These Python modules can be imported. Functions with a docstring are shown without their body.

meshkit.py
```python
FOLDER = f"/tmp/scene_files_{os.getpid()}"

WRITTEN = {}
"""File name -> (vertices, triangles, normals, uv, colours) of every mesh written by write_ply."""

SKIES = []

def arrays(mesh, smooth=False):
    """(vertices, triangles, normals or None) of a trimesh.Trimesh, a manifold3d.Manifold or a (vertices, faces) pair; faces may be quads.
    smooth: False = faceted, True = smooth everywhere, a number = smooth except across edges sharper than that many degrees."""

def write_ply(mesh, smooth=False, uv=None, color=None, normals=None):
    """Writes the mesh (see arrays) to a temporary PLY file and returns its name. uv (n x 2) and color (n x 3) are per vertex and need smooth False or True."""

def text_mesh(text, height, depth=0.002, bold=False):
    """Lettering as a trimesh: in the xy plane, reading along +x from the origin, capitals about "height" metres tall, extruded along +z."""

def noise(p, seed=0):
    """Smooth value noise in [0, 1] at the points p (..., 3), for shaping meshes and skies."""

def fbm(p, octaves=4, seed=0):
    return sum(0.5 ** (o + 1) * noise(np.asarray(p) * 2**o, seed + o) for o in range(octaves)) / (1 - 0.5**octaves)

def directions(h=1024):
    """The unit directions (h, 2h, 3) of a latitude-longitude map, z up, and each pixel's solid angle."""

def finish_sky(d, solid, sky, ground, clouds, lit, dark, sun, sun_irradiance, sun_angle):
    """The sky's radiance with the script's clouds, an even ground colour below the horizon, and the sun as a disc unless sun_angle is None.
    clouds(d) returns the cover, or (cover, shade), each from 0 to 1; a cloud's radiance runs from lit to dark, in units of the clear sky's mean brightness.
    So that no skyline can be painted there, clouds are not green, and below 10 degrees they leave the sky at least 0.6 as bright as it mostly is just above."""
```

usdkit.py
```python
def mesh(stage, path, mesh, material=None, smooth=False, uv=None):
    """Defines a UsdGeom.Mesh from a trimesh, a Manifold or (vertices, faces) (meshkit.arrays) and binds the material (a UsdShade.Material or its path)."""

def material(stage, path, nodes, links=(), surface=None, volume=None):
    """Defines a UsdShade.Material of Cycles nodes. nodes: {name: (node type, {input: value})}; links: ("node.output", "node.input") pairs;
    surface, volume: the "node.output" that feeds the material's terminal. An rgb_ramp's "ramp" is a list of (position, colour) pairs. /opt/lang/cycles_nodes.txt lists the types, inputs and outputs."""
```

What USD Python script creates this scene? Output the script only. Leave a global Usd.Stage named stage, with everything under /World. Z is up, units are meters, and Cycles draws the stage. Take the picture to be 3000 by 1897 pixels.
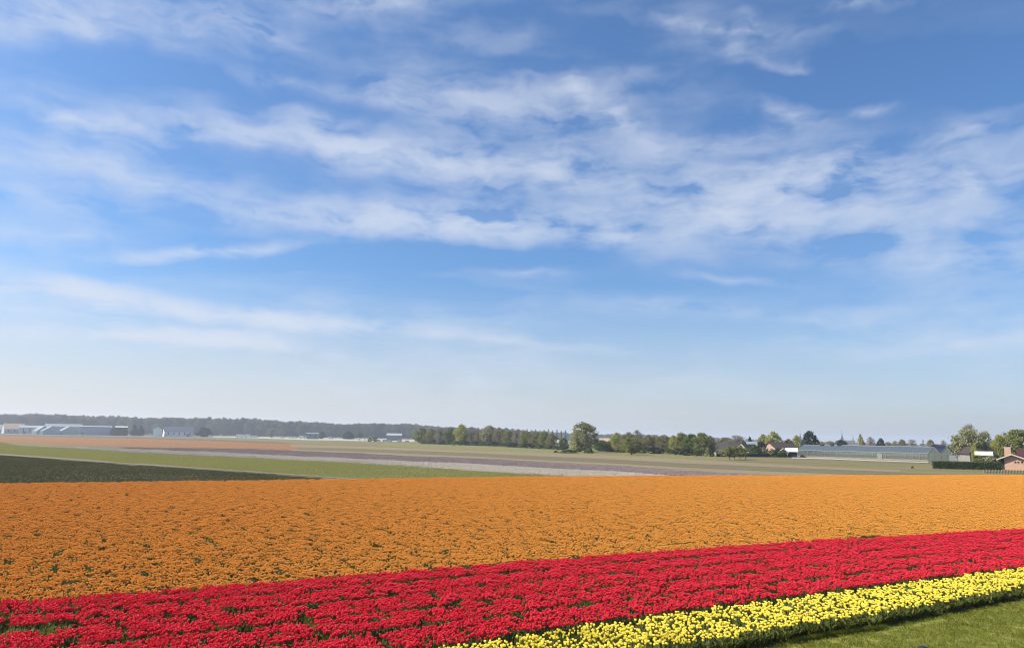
import math, random
import numpy as np, trimesh, manifold3d, shapely
import usdkit, meshkit
from shapely.geometry import Polygon, LineString
from pxr import Usd, UsdGeom, UsdLux, UsdShade, Gf, Sdf, Vt

stage = Usd.Stage.CreateInMemory()
UsdGeom.SetStageUpAxis(stage, 'Z'); UsdGeom.SetStageMetersPerUnit(stage, 1.0)
UsdGeom.Xform.Define(stage, '/World'); UsdGeom.Scope.Define(stage, '/World/Looks')

# ---------------------------------------------------------------- camera, sky, sun, exposure
EYE = np.array([0, 0, 5.0]); FPX = 2167.0; PITCH = math.radians(8.74); ROLL = math.radians(0.9)
_f = np.array([0, math.cos(PITCH), math.sin(PITCH)]); _u0 = np.array([0, -math.sin(PITCH), math.cos(PITCH)]); _r0 = np.array([1.0, 0, 0])
_r = math.cos(ROLL) * _r0 + math.sin(ROLL) * _u0; _u = -math.sin(ROLL) * _r0 + math.cos(ROLL) * _u0
cam = UsdGeom.Camera.Define(stage, '/World/camera')
cam.AddTransformOp().Set(Gf.Matrix4d(*_r, 0, *_u, 0, *(-_f), 0, *EYE, 1))
cam.CreateHorizontalApertureAttr(36.0); cam.CreateFocalLengthAttr(36.0 * FPX / 3000.0)
cam.CreateClippingRangeAttr(Gf.Vec2f(0.1, 20000.0)); cam.CreateExposureAttr(0.9)
SUN_AZ, SUN_EL = math.radians(-92), math.radians(41)
sun_dir = np.array([math.sin(SUN_AZ) * math.cos(SUN_EL), math.cos(SUN_AZ) * math.cos(SUN_EL), math.sin(SUN_EL)])

def ray(px, py):
    d = _f + (px - 1500) / FPX * _r + (948.5 - py) / FPX * _u
    return d / np.linalg.norm(d)
def ground(px, py, z=0.0):
    """where the line of sight through a photograph point meets the level z"""
    d = ray(px, py); return EYE + d * ((z - EYE[2]) / d[2])
def out(px, py, y):
    """the point y metres ahead of the viewer on a line of sight"""
    d = ray(px, py); return EYE + d * (y / d[1])
def project(p):
    q = np.atleast_2d(p) - EYE; z = q @ _f
    return np.stack([1500 + FPX * (q @ _r) / z, 948.5 - FPX * (q @ _u) / z, z], 1)

nodes = {'geo': ('geometry', {}), 'sep': ('separate_xyz', {}), 'az': ('math', {'math_type': 'arctan2'}), 'el': ('math', {'math_type': 'arcsine'}),
         'ad': ('math', {'math_type': 'multiply', 'value2': 57.29578}), 'ed': ('math', {'math_type': 'multiply', 'value2': 57.29578}), 'ae': ('combine_xyz', {}),
         'w1': ('noise_texture', {'dimensions': '2D', 'scale': 0.22, 'detail': 5.0, 'roughness': 0.5}), 'w1s': ('vector_math', {'math_type': 'subtract', 'vector2': (0.5, 0.5, 0.5)}),
         'w1m': ('vector_math', {'math_type': 'multiply', 'vector2': (3.0, 1.8, 0)}), 'warp': ('vector_math', {'math_type': 'multiply_add'}), 'per': ('map_range', {'from_min': 0.0, 'from_max': 28.0, 'to_min': 0.22, 'to_max': 1.15, 'clamp': True}), 'pv': ('combine_xyz', {'z': 0.0})}
links = [('geo.position', 'sep.vector'), ('sep.x', 'az.value1'), ('sep.y', 'az.value2'), ('sep.z', 'el.value1'), ('az.value', 'ad.value1'), ('el.value', 'ed.value1'),
         ('ad.value', 'ae.x'), ('ed.value', 'ae.y'), ('ae.vector', 'w1.vector'), ('w1.color', 'w1s.vector1'), ('w1s.vector', 'w1m.vector1'), ('w1m.vector', 'warp.vector1'), ('pv.vector', 'warp.vector2'), ('ae.vector', 'warp.vector3'), ('ed.value', 'per.value'), ('per.result', 'pv.x'), ('per.result', 'pv.y')]
# banks and streaks of cirrus: azimuth, elevation, half length, half width (degrees), tilt, weight
CLOUDS = [(120,40,270,65,5,.95),(550,60,320,90,8,.42),(760,95,110,28,20,.5),(1080,10,240,40,0,.6),
 (190,345,150,30,14,.55),(330,365,150,45,10,.45),(640,385,210,48,8,.72),(900,345,110,24,12,.5),(1000,430,270,48,12,.78),(1300,475,300,52,8,.72),(1650,520,270,48,10,.6),
 (850,245,170,24,8,.5),(1180,300,170,42,20,.5),(1400,300,210,55,15,.42),(1690,265,70,26,55,.5),(1810,350,180,36,30,.6),
 (400,520,430,55,12,.5),(150,600,260,50,8,.45),(200,690,320,36,4,.33),
 (900,640,430,40,4,.66),(1200,650,270,42,3,.72),(1450,655,350,55,2,.8),(1850,690,240,58,8,.8),
 (2250,550,270,85,-5,.85),(2520,500,350,80,-5,.55),(2850,520,270,100,-10,.66),(2150,640,350,80,15,.66),(2600,640,450,105,5,.5),(2820,760,320,90,3,.48),(2050,430,360,36,-8,.42),(2880,370,170,38,-15,.4),
 (2310,328,100,26,10,.62),(2540,325,65,14,0,.42),(2080,80,260,17,5,.5),(2230,58,70,14,8,.45),(2200,155,160,28,10,.4),(2340,200,45,18,15,.35),(2500,15,160,14,-8,.3),
 (640,740,270,22,-4,1.2),(100,838,260,24,2,1.5),(330,868,310,32,10,1.3),(150,905,300,40,5,.42),(700,930,330,22,7,1.2),(1000,950,260,20,3,1.1),(1500,1000,420,16,6,.4),
 (300,978,460,26,2,1.5),(700,1000,200,24,8,1.3),(900,1035,130,9,8,.5),(1900,890,340,30,3,.4),(1550,792,90,8,2,.3),(2150,820,170,12,4,.3),(2250,930,260,18,5,.2),(2850,1005,340,26,-6,.34),
 (1250,752,620,30,0,-.6),(1500,60,480,60,4,-.25),(2650,210,520,70,0,-.35),(1500,180,450,36,3,-.3),(420,205,420,46,6,-.25),(560,785,380,16,-1,-.3),(300,920,420,14,6,-.35),(1500,860,380,40,2,-.3)]
acc = None
for i, (px, py, a, b, t, w) in enumerate(CLOUDS):
    d, e = ray(px, py), ray(px + 10, py + 10 * math.tan(math.radians(t)))
    A = [math.degrees(math.atan2(d[0], d[1])), math.degrees(math.asin(d[2]))]; B = [math.degrees(math.atan2(e[0], e[1])), math.degrees(math.asin(e[2]))]
    k = math.hypot(B[0] - A[0], B[1] - A[1]) / math.hypot(10, 10 * math.tan(math.radians(t)))
    nodes[f'm{i}'] = ('mapping', {'mapping_type': 'texture', 'location': (*A, 0), 'rotation': (0, 0, math.atan2(B[1] - A[1], B[0] - A[0])), 'scale': (a * k * 2.0, b * k * 2.0, 1)})
    nodes[f'g{i}'] = ('gradient_texture', {'gradient_type': 'quadratic_sphere'})
    nodes[f's{i}'] = ('math', {'math_type': 'multiply_add', 'value2': w, 'value3': 0.0})
    links += [('warp.vector', f'm{i}.vector'), (f'm{i}.vector', f'g{i}.vector'), (f'g{i}.fac', f's{i}.value1')] + ([(acc, f's{i}.value3')] if acc else [])
    acc = f's{i}.value'
nodes |= {'fm': ('mapping', {'rotation': (0, 0, math.radians(8)), 'scale': (0.10, 0.46, 1)}), 'fib': ('noise_texture', {'dimensions': '2D', 'scale': 1.0, 'detail': 9.0, 'roughness': 0.58, 'distortion': 0.1}),
          'pm': ('mapping', {'rotation': (0, 0, math.radians(-12)), 'scale': (0.22, 0.5, 1)}), 'puf': ('noise_texture', {'dimensions': '2D', 'scale': 1.0, 'detail': 7.0, 'roughness': 0.52, 'distortion': 0.1}),
          'fp': ('math', {'math_type': 'add'}), 'fr': ('map_range', {'from_min': 0.75, 'from_max': 1.25, 'to_min': 0.08, 'to_max': 1.65, 'clamp': True}),
          'veil': ('mapping', {'rotation': (0, 0, math.radians(7)), 'scale': (0.03, 0.10, 1)}), 'vn': ('noise_texture', {'dimensions': '2D', 'scale': 1.0, 'detail': 5.0, 'roughness': 0.55}),
          'vr': ('map_range', {'range_type': 'smoothstep', 'from_min': 0.38, 'from_max': 0.78, 'to_min': 0.03, 'to_max': 0.34, 'clamp': True}),
          'sum': ('math', {'math_type': 'add'}), 'mul': ('math', {'math_type': 'multiply'}), 'neg': ('math', {'math_type': 'multiply', 'value2': -1.3}), 'ex': ('math', {'math_type': 'exponent'}),
          'cov': ('map_range', {'from_min': 1.0, 'from_max': 0.0, 'to_min': 0.0, 'to_max': 0.87, 'clamp': True}),
          'up': ('map_range', {'range_type': 'smoothstep', 'from_min': 0.0, 'from_max': 3.0, 'to_min': 0.0, 'to_max': 1.0, 'clamp': True}), 'fac': ('math', {'math_type': 'multiply'}),
          'sky': ('sky_texture', {'sky_type': 'single_scattering', 'sun_disc': False, 'sun_elevation': SUN_EL, 'sun_rotation': SUN_AZ, 'altitude': 0.0, 'air_density': 1.0, 'aerosol_density': 1.4, 'ozone_density': 5.0}),
          'tint': ('mix', {'mix_type': 'multiply', 'fac': 1.0, 'color2': (0.87, 1.15, 1.37)}), 'mix': ('mix', {'color2': (5.9, 6.4, 7.4)}), 'dot': ('vector_math', {'math_type': 'dot_product', 'vector2': (math.sin(SUN_AZ), math.cos(SUN_AZ), 0)}),
          'low': ('map_range', {'range_type': 'smoothstep', 'from_min': -1.0, 'from_max': 13.0, 'to_min': 1.0, 'to_max': 0.0, 'clamp': True}),
          'side': ('map_range', {'from_min': -1.0, 'from_max': 1.0, 'to_min': 0.32, 'to_max': 0.95, 'clamp': True}), 'hz': ('math', {'math_type': 'multiply'}), 'mist': ('mix', {'color2': (7.0, 6.6, 6.4)}),
          'bg': ('background_shader', {'strength': 0.064})}
links += [('warp.vector', 'fm.vector'), ('fm.vector', 'fib.vector'), ('warp.vector', 'pm.vector'), ('pm.vector', 'puf.vector'), ('fib.fac', 'fp.value1'), ('puf.fac', 'fp.value2'), ('fp.value', 'fr.value'), ('ae.vector', 'veil.vector'), ('veil.vector', 'vn.vector'), ('vn.fac', 'vr.value'),
          (acc, 'sum.value1'), ('vr.result', 'sum.value2'), ('sum.value', 'mul.value1'), ('fr.result', 'mul.value2'), ('mul.value', 'neg.value1'), ('neg.value', 'ex.value1'), ('ex.value', 'cov.value'), ('ed.value', 'up.value'),
          ('cov.result', 'fac.value1'), ('up.result', 'fac.value2'), ('sky.color', 'tint.color1'), ('tint.color', 'mist.color1'), ('geo.position', 'dot.vector1'), ('dot.value', 'side.value'), ('ed.value', 'low.value'), ('low.result', 'hz.value1'), ('side.result', 'hz.value2'), ('hz.value', 'mist.fac'), ('mist.color', 'mix.color1'), ('fac.value', 'mix.fac'), ('mix.color', 'bg.color')]
sky = UsdLux.DomeLight.Define(stage, '/World/sky')
UsdShade.MaterialBindingAPI.Apply(sky.GetPrim()).Bind(usdkit.material(stage, '/World/Looks/sky', nodes, links, surface='bg.background'))
sky.GetPrim().SetCustomDataByKey('kind', 'structure')
sun = UsdLux.DistantLight.Define(stage, '/World/sun')
sun.CreateIntensityAttr(1.25); sun.CreateAngleAttr(0.5); sun.CreateColorAttr(Gf.Vec3f(1.0, 0.9, 0.76)); sun.CreateNormalizeAttr(True)
_z = sun_dir; _x = np.cross([0, 0, 1.0], _z); _x /= np.linalg.norm(_x); _y = np.cross(_z, _x)
sun.AddTransformOp().Set(Gf.Matrix4d(*_x, 0, *_y, 0, *_z, 0, *(sun_dir * 100), 1))

# ---------------------------------------------------------------- helpers
rng = np.random.default_rng(7)
_used = {}
def numbered(name, parent='/World'):
    k = (parent, name); n = _used.get(k, 0); _used[k] = n + 1
    return f'{parent}/{name}' if n == 0 else f'{parent}/{name}_{n:03d}'
def tag(prim, label=None, cat=None, group=None, kind=None):
    for k, v in (('label', label), ('category', cat), ('group', group), ('kind', kind)):
        if v: prim.SetCustomDataByKey(k, v)
    return prim
def obj(name, mesh, m, parent=None, smooth=False, **t):
    return tag(usdkit.mesh(stage, numbered(name, str(parent.GetPath()) if parent else '/World'), mesh, m, smooth=smooth).GetPrim(), **t)
def place(x, loc, rz=0.0, sc=(1, 1, 1)):
    a = UsdGeom.Xformable(x); a.ClearXformOpOrder()
    for op, v in ((a.AddTranslateOp, Gf.Vec3d(*map(float, loc))), (a.AddRotateZOp, math.degrees(rz)), (a.AddScaleOp, Gf.Vec3f(*map(float, sc)))):
        op().Set(v)
def thing(name, label, cat, loc, rz=0.0, sc=(1, 1, 1), group=None, kind=None):
    x = UsdGeom.Xform.Define(stage, numbered(name)); place(x, loc, rz, sc)
    return tag(x.GetPrim(), label, cat, group, kind)
def copy(root, name, label, cat, loc, rz=0.0, sc=(1, 1, 1), group=None):
    x = UsdGeom.Xform.Define(stage, numbered(name)); x.GetPrim().GetReferences().AddInternalReference(root.GetPath())
    place(x, loc, rz, sc); x.GetPrim().SetInstanceable(True)
    return tag(x.GetPrim(), label, cat, group or '')
def look(name, c1, c2=None, scale=1.0, rough=0.85, detail=4.0, bump=0.0, stretch=(1, 1, 1), rot=0.0, spec=0.3, lo=0.35, hi=0.65):
    n = {'geo': ('geometry', {}), 'map': ('mapping', {'rotation': (0, 0, rot), 'scale': stretch}), 'n': ('noise_texture', {'scale': scale, 'detail': detail, 'roughness': 0.6}),
         'mr': ('map_range', {'from_min': lo, 'from_max': hi, 'clamp': True}), 'mx': ('mix', {'color1': c1, 'color2': c2 or c1}), 'p': ('principled_bsdf', {'roughness': rough, 'specular_ior_level': spec})}
    l = [('geo.position', 'map.vector'), ('map.vector', 'n.vector'), ('n.fac', 'mr.value'), ('mr.result', 'mx.fac'), ('mx.color', 'p.base_color')]
    if bump:
        n['b'] = ('bump', {'strength': 0.6, 'distance': bump}); l += [('n.fac', 'b.height'), ('b.normal', 'p.normal')]
    return usdkit.material(stage, f'/World/Looks/{name}', n, l, surface='p.BSDF')
def leafy(name, c1, c2, trans=0.3, tc=None, rough=0.6):
    """every leaf or petal its own shade between two colours; some light passes through"""
    n = {'geo': ('geometry', {}), 'mx': ('mix', {'color1': c1, 'color2': c2}), 'p': ('principled_bsdf', {'roughness': rough, 'specular_ior_level': 0.25}), 't': ('translucent_bsdf', {}), 'm': ('mix_closure', {'fac': trans})}
    l = [('geo.random_per_island', 'mx.fac'), ('mx.color', 'p.base_color'), ('mx.color', 't.color'), ('p.BSDF', 'm.closure1'), ('t.BSDF', 'm.closure2')]
    return usdkit.material(stage, f'/World/Looks/{name}', n, l, surface='m.closure')
def glassy(name, c, see, rough=0.15):
    n = {'tr': ('transparent_bsdf', {'color': (0.85, 0.9, 0.88)}), 'p': ('principled_bsdf', {'base_color': c, 'roughness': rough, 'specular_ior_level': 0.6}), 'm': ('mix_closure', {'fac': 1 - see})}
    return usdkit.material(stage, f'/World/Looks/{name}', n, [('tr.BSDF', 'm.closure1'), ('p.BSDF', 'm.closure2')], surface='m.closure')
cat = trimesh.util.concatenate
def box(x0, x1, y0, y1, z0, z1):
    b = trimesh.creation.box((x1 - x0, y1 - y0, z1 - z0)); b.apply_translation(((x0 + x1) / 2, (y0 + y1) / 2, (z0 + z1) / 2)); return b
def tube(pts, radii, sides=4):
    pts = np.asarray(pts, float); radii = np.broadcast_to(radii, len(pts)); V, F = [], []
    t = np.gradient(pts, axis=0); t /= np.linalg.norm(t, axis=1)[:, None]
    for p, d, r in zip(pts, t, radii):
        a = np.cross(d, [0.3, 1, 0.1] if abs(d[1]) < 0.8 else [1, 0, 0]); a /= np.linalg.norm(a); b = np.cross(d, a)
        V += [p + r * (math.cos(k) * a + math.sin(k) * b) for k in np.arange(sides) * 2 * math.pi / sides]
    for i in range(len(pts) - 1):
        for k in range(sides):
            A, B = i * sides + k, i * sides + (k + 1) % sides; F += [[A, B, B + sides], [A, B + sides, A + sides]]
    return trimesh.Trimesh(V, F, process=False)
def quads(c, n, up, w, h):
    """flat leaves: centres, normals, directions, half widths and half lengths; each a folded pair of triangles"""
    a = np.cross(up, n); a /= np.maximum(np.linalg.norm(a, axis=1), 1e-9)[:, None]; b = np.cross(n, a); b /= np.maximum(np.linalg.norm(b, axis=1), 1e-9)[:, None]
    w, h = np.broadcast_to(w, len(c))[:, None], np.broadcast_to(h, len(c))[:, None]
    V = np.stack([c - b * h, c + a * w, c + b * h, c - a * w], 1).reshape(-1, 3); i = np.arange(len(c))[:, None] * 4
    return trimesh.Trimesh(V, np.concatenate([i + [0, 1, 2], i + [0, 2, 3]]), process=False)
def sphere_dirs(r, n):
    v = r.normal(size=(n, 3)); return v / np.linalg.norm(v, axis=1)[:, None]

# ---------------------------------------------------------------- ground and fields
ROW = math.radians(29.5); RD = np.array([math.cos(ROW), math.sin(ROW)]); RN = np.array([-math.sin(ROW), math.cos(ROW)])
FARROW = math.radians(-38.5)
level = [0]
def sheet(name, px, m, z=0.0, kind='structure', rough=0.0, **t):
    """a flat strip of land between photograph points, laid 4 mm above the one before"""
    level[0] += 1
    pts = np.array([ground(*p, z)[:2] if len(p) == 2 else p[:2] for p in px])
    if rough: # the edge of a crop is never ruled
        q = np.asarray(LineString(np.vstack([pts, pts[:1]])).segmentize(3.0).coords)[:-1]; q = q + rough * 2 * (np.stack([meshkit.fbm(np.c_[q * .22, np.full(len(q), k * 9.0)], 3, 4) for k in (1, 2)], 1) - .5); pts = q
    pg = Polygon(pts)
    pg = pg if pg.is_valid else pg.buffer(0)
    pg = max(pg.geoms, key=lambda g: g.area) if hasattr(pg, 'geoms') else pg
    v, f = trimesh.creation.triangulate_polygon(pg, engine='earcut')
    v = np.c_[v, np.full(len(v), 0.004 * level[0])]
    f = np.where((np.cross(v[f[:, 1]] - v[f[:, 0]], v[f[:, 2]] - v[f[:, 0]])[:, 2] < 0)[:, None], f[:, ::-1], f)
    obj(name, (v, f), m, kind=kind, **t); return pg
a = np.linspace(0, 2 * math.pi, 65)[:-1]; rr = [0, 60, 200, 600, 2000, 6000]
gv = np.vstack([[[0, 0, 0]]] + [np.c_[r * np.cos(a), r * np.sin(a), np.zeros(64)] for r in rr[1:]])
gf = [[0, 1 + k, 1 + (k + 1) % 64] for k in range(64)] + [t for i in range(4) for k in range(64) for t in ([1 + i * 64 + k, 1 + i * 64 + 64 + k, 1 + i * 64 + 64 + (k + 1) % 64], [1 + i * 64 + k, 1 + i * 64 + 64 + (k + 1) % 64, 1 + i * 64 + (k + 1) % 64])]
obj('ground', (gv, gf), look('farmland', (0.10, 0.09, 0.034), (0.15, 0.13, 0.05), 0.02, 0.95, 6, stretch=(1, 4, 1), rot=-FARROW), kind='structure')

fs = (0.4, 9, 1)
far = dict(stretch=fs, rot=-FARROW, rough=0.95, detail=6)
sheet('pale_field', [(600, 1276.5), (700, 1277.2), (900, 1281), (1110, 1284.3), (1240, 1287.5), (1240, 1293.5), (1110, 1292), (900, 1288), (700, 1281), (600, 1279.5)], look('plastic_mulch', (0.25, 0.255, 0.185), (0.32, 0.32, 0.245), 0.05, **far))
sheet('meadow', [(1140, 1297), (1240, 1299), (1400, 1304), (1640, 1317), (1900, 1327), (2100, 1335), (2100, 1350), (1800, 1336), (1600, 1328), (1300, 1315), (1100, 1304)], look('meadow_grass', (0.11, 0.112, 0.028), (0.16, 0.148, 0.046), 0.06, **far), rough=.35)
sheet('field_margin', [(-500, 1261.5), (0, 1271), (200, 1275), (400, 1279), (600, 1285.5), (800, 1294), (860, 1298), (800, 1299), (600, 1290.5), (400, 1284.5), (0, 1277), (-500, 1267.5)], look('margin_soil', (0.07, 0.05, 0.03), (0.11, 0.085, 0.045), 0.06, **far), rough=.5)
sheet('salmon_field', [(-500, 1267), (0, 1276.5), (400, 1284), (600, 1290), (800, 1298), (880, 1301.5), (1000, 1309), (1010, 1317), (860, 1318), (600, 1312), (400, 1308.5), (200, 1303), (0, 1294.5), (-500, 1281)], look('salmon_flowers', (0.155, 0.076, 0.023), (0.215, 0.098, 0.027), 0.05, **far), rough=.35)
tan = look('dry_straw', (0.145, 0.115, 0.064), (0.20, 0.158, 0.09), 0.08, **far)
olive = look('olive_crop', (0.085, 0.075, 0.034), (0.125, 0.11, 0.05), 0.08, **far)
sheet('straw_strip', [(850, 1303), (1000, 1305.5), (1200, 1312), (1400, 1320), (1600, 1326.5), (1800, 1334), (2000, 1343.5), (2200, 1355.5), (2400, 1366), (2640, 1376), (2640, 1383), (2400, 1373), (2200, 1365), (2000, 1356.5), (1800, 1345), (1600, 1336.5), (1400, 1327), (1200, 1319), (1000, 1311.5), (850, 1308)], tan, rough=.4)
sheet('olive_strip', [(870, 1311), (1000, 1312.5), (1200, 1319.5), (1400, 1327.5), (1600, 1337), (1800, 1345.5), (2000, 1357), (2200, 1365.5), (2400, 1373.5), (2640, 1383.5), (2760, 1389), (2760, 1397), (2600, 1394), (2400, 1385), (2200, 1377), (2000, 1368), (1800, 1356), (1600, 1347), (1400, 1336), (1200, 1328), (1000, 1320), (870, 1316)], olive, rough=.4)
sheet('straw_strip', [(850, 1316.5), (1000, 1320.5), (1200, 1328.5), (1400, 1336.5), (1600, 1347.5), (1800, 1356.5), (2000, 1368.5), (2200, 1377.5), (2400, 1385.5), (2600, 1394.5), (2600, 1402), (2400, 1394), (2200, 1389), (2000, 1378), (1800, 1363), (1600, 1353), (1400, 1342), (1200, 1335), (1000, 1325), (850, 1320)], tan, rough=.4)
P_PURPLE = sheet('purple_hyacinth_field', [(330, 1310), (400, 1310.5), (600, 1312.5), (800, 1317.5), (1000, 1325.5), (1200, 1335.5), (1400, 1342.5), (1600, 1353.5), (1800, 1363.5), (2000, 1378.5), (2200, 1389.5), (2420, 1401), (2300, 1412), (1900, 1389), (1800, 1381), (1600, 1370.5), (1400, 1358.5), (1200, 1350.5), (1000, 1340.5), (800, 1332), (600, 1322), (400, 1314.5)], look('purple_flowers', (0.125, 0.10, 0.12), (0.185, 0.145, 0.165), 0.12, **far), rough=.35, z=0.2)
P_WHITE = sheet('white_hyacinth_field', [(50, 1305.2), (200, 1308), (330, 1310.5), (400, 1315), (600, 1322.5), (800, 1332.5), (1000, 1341), (1200, 1351), (1400, 1359), (1600, 1371), (1800, 1381.5), (1930, 1391), (2000, 1399), (1800, 1403), (1600, 1390), (1400, 1378), (1200, 1365), (1000, 1353), (800, 1343), (600, 1334), (400, 1325), (200, 1311), (70, 1306.6)], look('white_flowers', (0.22, 0.195, 0.165), (0.34, 0.30, 0.25), 0.15, **far), rough=.35, z=0.2)
P_GREEN = sheet('green_crop_field', [(-500, 1280), (0, 1294.5), (50, 1304), (70, 1307), (200, 1311.5), (400, 1325.5), (600, 1334.5), (800, 1343.5), (1000, 1353.5), (1200, 1365.5), (1400, 1378.5), (1600, 1390.5), (1800, 1404), (1700, 1420), (1400, 1420), (1200, 1412), (1000, 1396), (900, 1388), (800, 1381.5), (600, 1367.5), (400, 1355.5), (200, 1341), (0, 1326), (-500, 1304)], look('green_crop_soil', (0.105, 0.115, 0.045), (0.15, 0.15, 0.065), 0.3, rough=0.95), rough=.35, z=0.13)
sheet('farm_track', [(-500, 1305), (0, 1327), (200, 1341.5), (400, 1356), (600, 1368), (800, 1382), (900, 1388.5), (1000, 1396.5), (1100, 1404), (1100, 1410), (1000, 1402), (900, 1394.5), (800, 1387.5), (600, 1373.5), (400, 1361), (200, 1346), (0, 1332.5), (-500, 1310)], look('track_gravel', (0.115, 0.10, 0.075), (0.16, 0.14, 0.105), 0.6, rough=0.95))
P_DARK = sheet('dark_crop_field', [(-500, 1311), (0, 1333), (200, 1346.5), (400, 1361.5), (600, 1374), (800, 1388), (900, 1396.5), (980, 1405), (1060, 1416), (1080, 1420), (1000, 1420), (0, 1443), (-500, 1452)], look('dark_crop_soil', (0.042, 0.036, 0.026), (0.065, 0.055, 0.038), 0.4, rough=0.95), rough=.35, z=0.12)
EDGE = 0.45
def flat(px, z=EDGE): return np.array([ground(*p, z)[:2] for p in px])
far_edge = flat([(-500, 1419), (0, 1415.5), (400, 1411.5), (800, 1406), (1200, 1400), (1600, 1395), (2000, 1393), (2400, 1392), (3000, 1390.5), (3400, 1389.5)])
red_edge = flat([(-400, 1793), (0, 1766), (500, 1731), (1000, 1690), (1500, 1648), (2000, 1612), (2400, 1583), (2700, 1567), (3000, 1549), (3400, 1526)])
yel_edge = flat([(700, 1990), (1320, 1900), (1700, 1841), (2160, 1775), (2600, 1718), (3000, 1667), (3400, 1620)], 0.42)
near_edge = flat([(1600, 2010), (2160, 1915), (2420, 1868), (2700, 1818), (3000, 1757), (3400, 1680)], 0.0)
EX = lambda e, a, b: np.vstack([e[0] - RD * a, e, e[-1] + RD * b])
red_edge, yel_edge, near_edge, far_edge = EX(red_edge, 0, 6), EX(yel_edge, 8, 5), EX(near_edge, 12, 4), EX(far_edge, 0, 0)
soil = look('bulb_field_soil', (0.035, 0.028, 0.02), (0.06, 0.048, 0.034), 2.0, rough=0.95, bump=0.03)
bed = np.vstack([far_edge, near_edge[::-1]])
level[0] += 1
sheet('soil', [tuple(p) + (0,) for p in bed], soil)
lawn_mat = look('lawn', (0.12, 0.132, 0.016), (0.17, 0.18, 0.028), 0.9, rough=0.9, detail=8, bump=0.02, stretch=(.5, 2.5, 1), rot=-ROW)
P_LAWN = sheet('lawn', [tuple(p) + (0,) for p in np.vstack([near_edge - RN * 0.03, [near_edge[-1] + RD * 15, [60, -30], [-60, -30]]])], lawn_mat)
P_ORANGE = Polygon(np.vstack([far_edge, red_edge[::-1]])); P_RED = Polygon(np.vstack([red_edge, yel_edge[::-1]])); P_YELLOW = Polygon(np.vstack([yel_edge, near_edge[::-1]]))

# ---------------------------------------------------------------- tulips and crops
petal = {'red': leafy('red_petal', (0.74, 0.034, 0.068), (0.92, 0.125, 0.185), 0.47), 'orange': leafy('orange_petal', (0.78, 0.41, 0.07), (0.96, 0.69, 0.25), 0.47), 'yellow': leafy('yellow_petal', (0.86, 0.75, 0.10), (0.96, 0.90, 0.32), 0.45)}
tulip_leaf = leafy('tulip_leaf', (0.125, 0.14, 0.024), (0.21, 0.225, 0.06), 0.45); tulip_stem = look('tulip_stem', (0.09, 0.13, 0.05))
def bloom(r, R, h, open_=0.8):
    """a six-petalled cup, petals alternately taller, hollow above"""
    k = np.arange(6) * math.pi / 3 + r.uniform(0, 1); V = [[0, 0, 0]]
    for rad, z in ((0.62 * R, 0.18 * h), (R, 0.52 * h)): V += [[rad * math.cos(q), rad * math.sin(q), z] for q in k]
    V += [[open_ * R * math.cos(q), open_ * R * math.sin(q), h * (1.0 if i % 2 else 0.82) * r.uniform(0.94, 1.06)] for i, q in enumerate(k)] + [[0, 0, 0.5 * h]]
    F = []
    for i in range(6):
        j = (i + 1) % 6
        F += [[0, 1 + j, 1 + i], [1 + i, 1 + j, 7 + j], [1 + i, 7 + j, 7 + i], [7 + i, 7 + j, 13 + j], [7 + i, 13 + j, 13 + i], [13 + i, 13 + j, 19]]
    return np.array(V), np.array(F)
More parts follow.
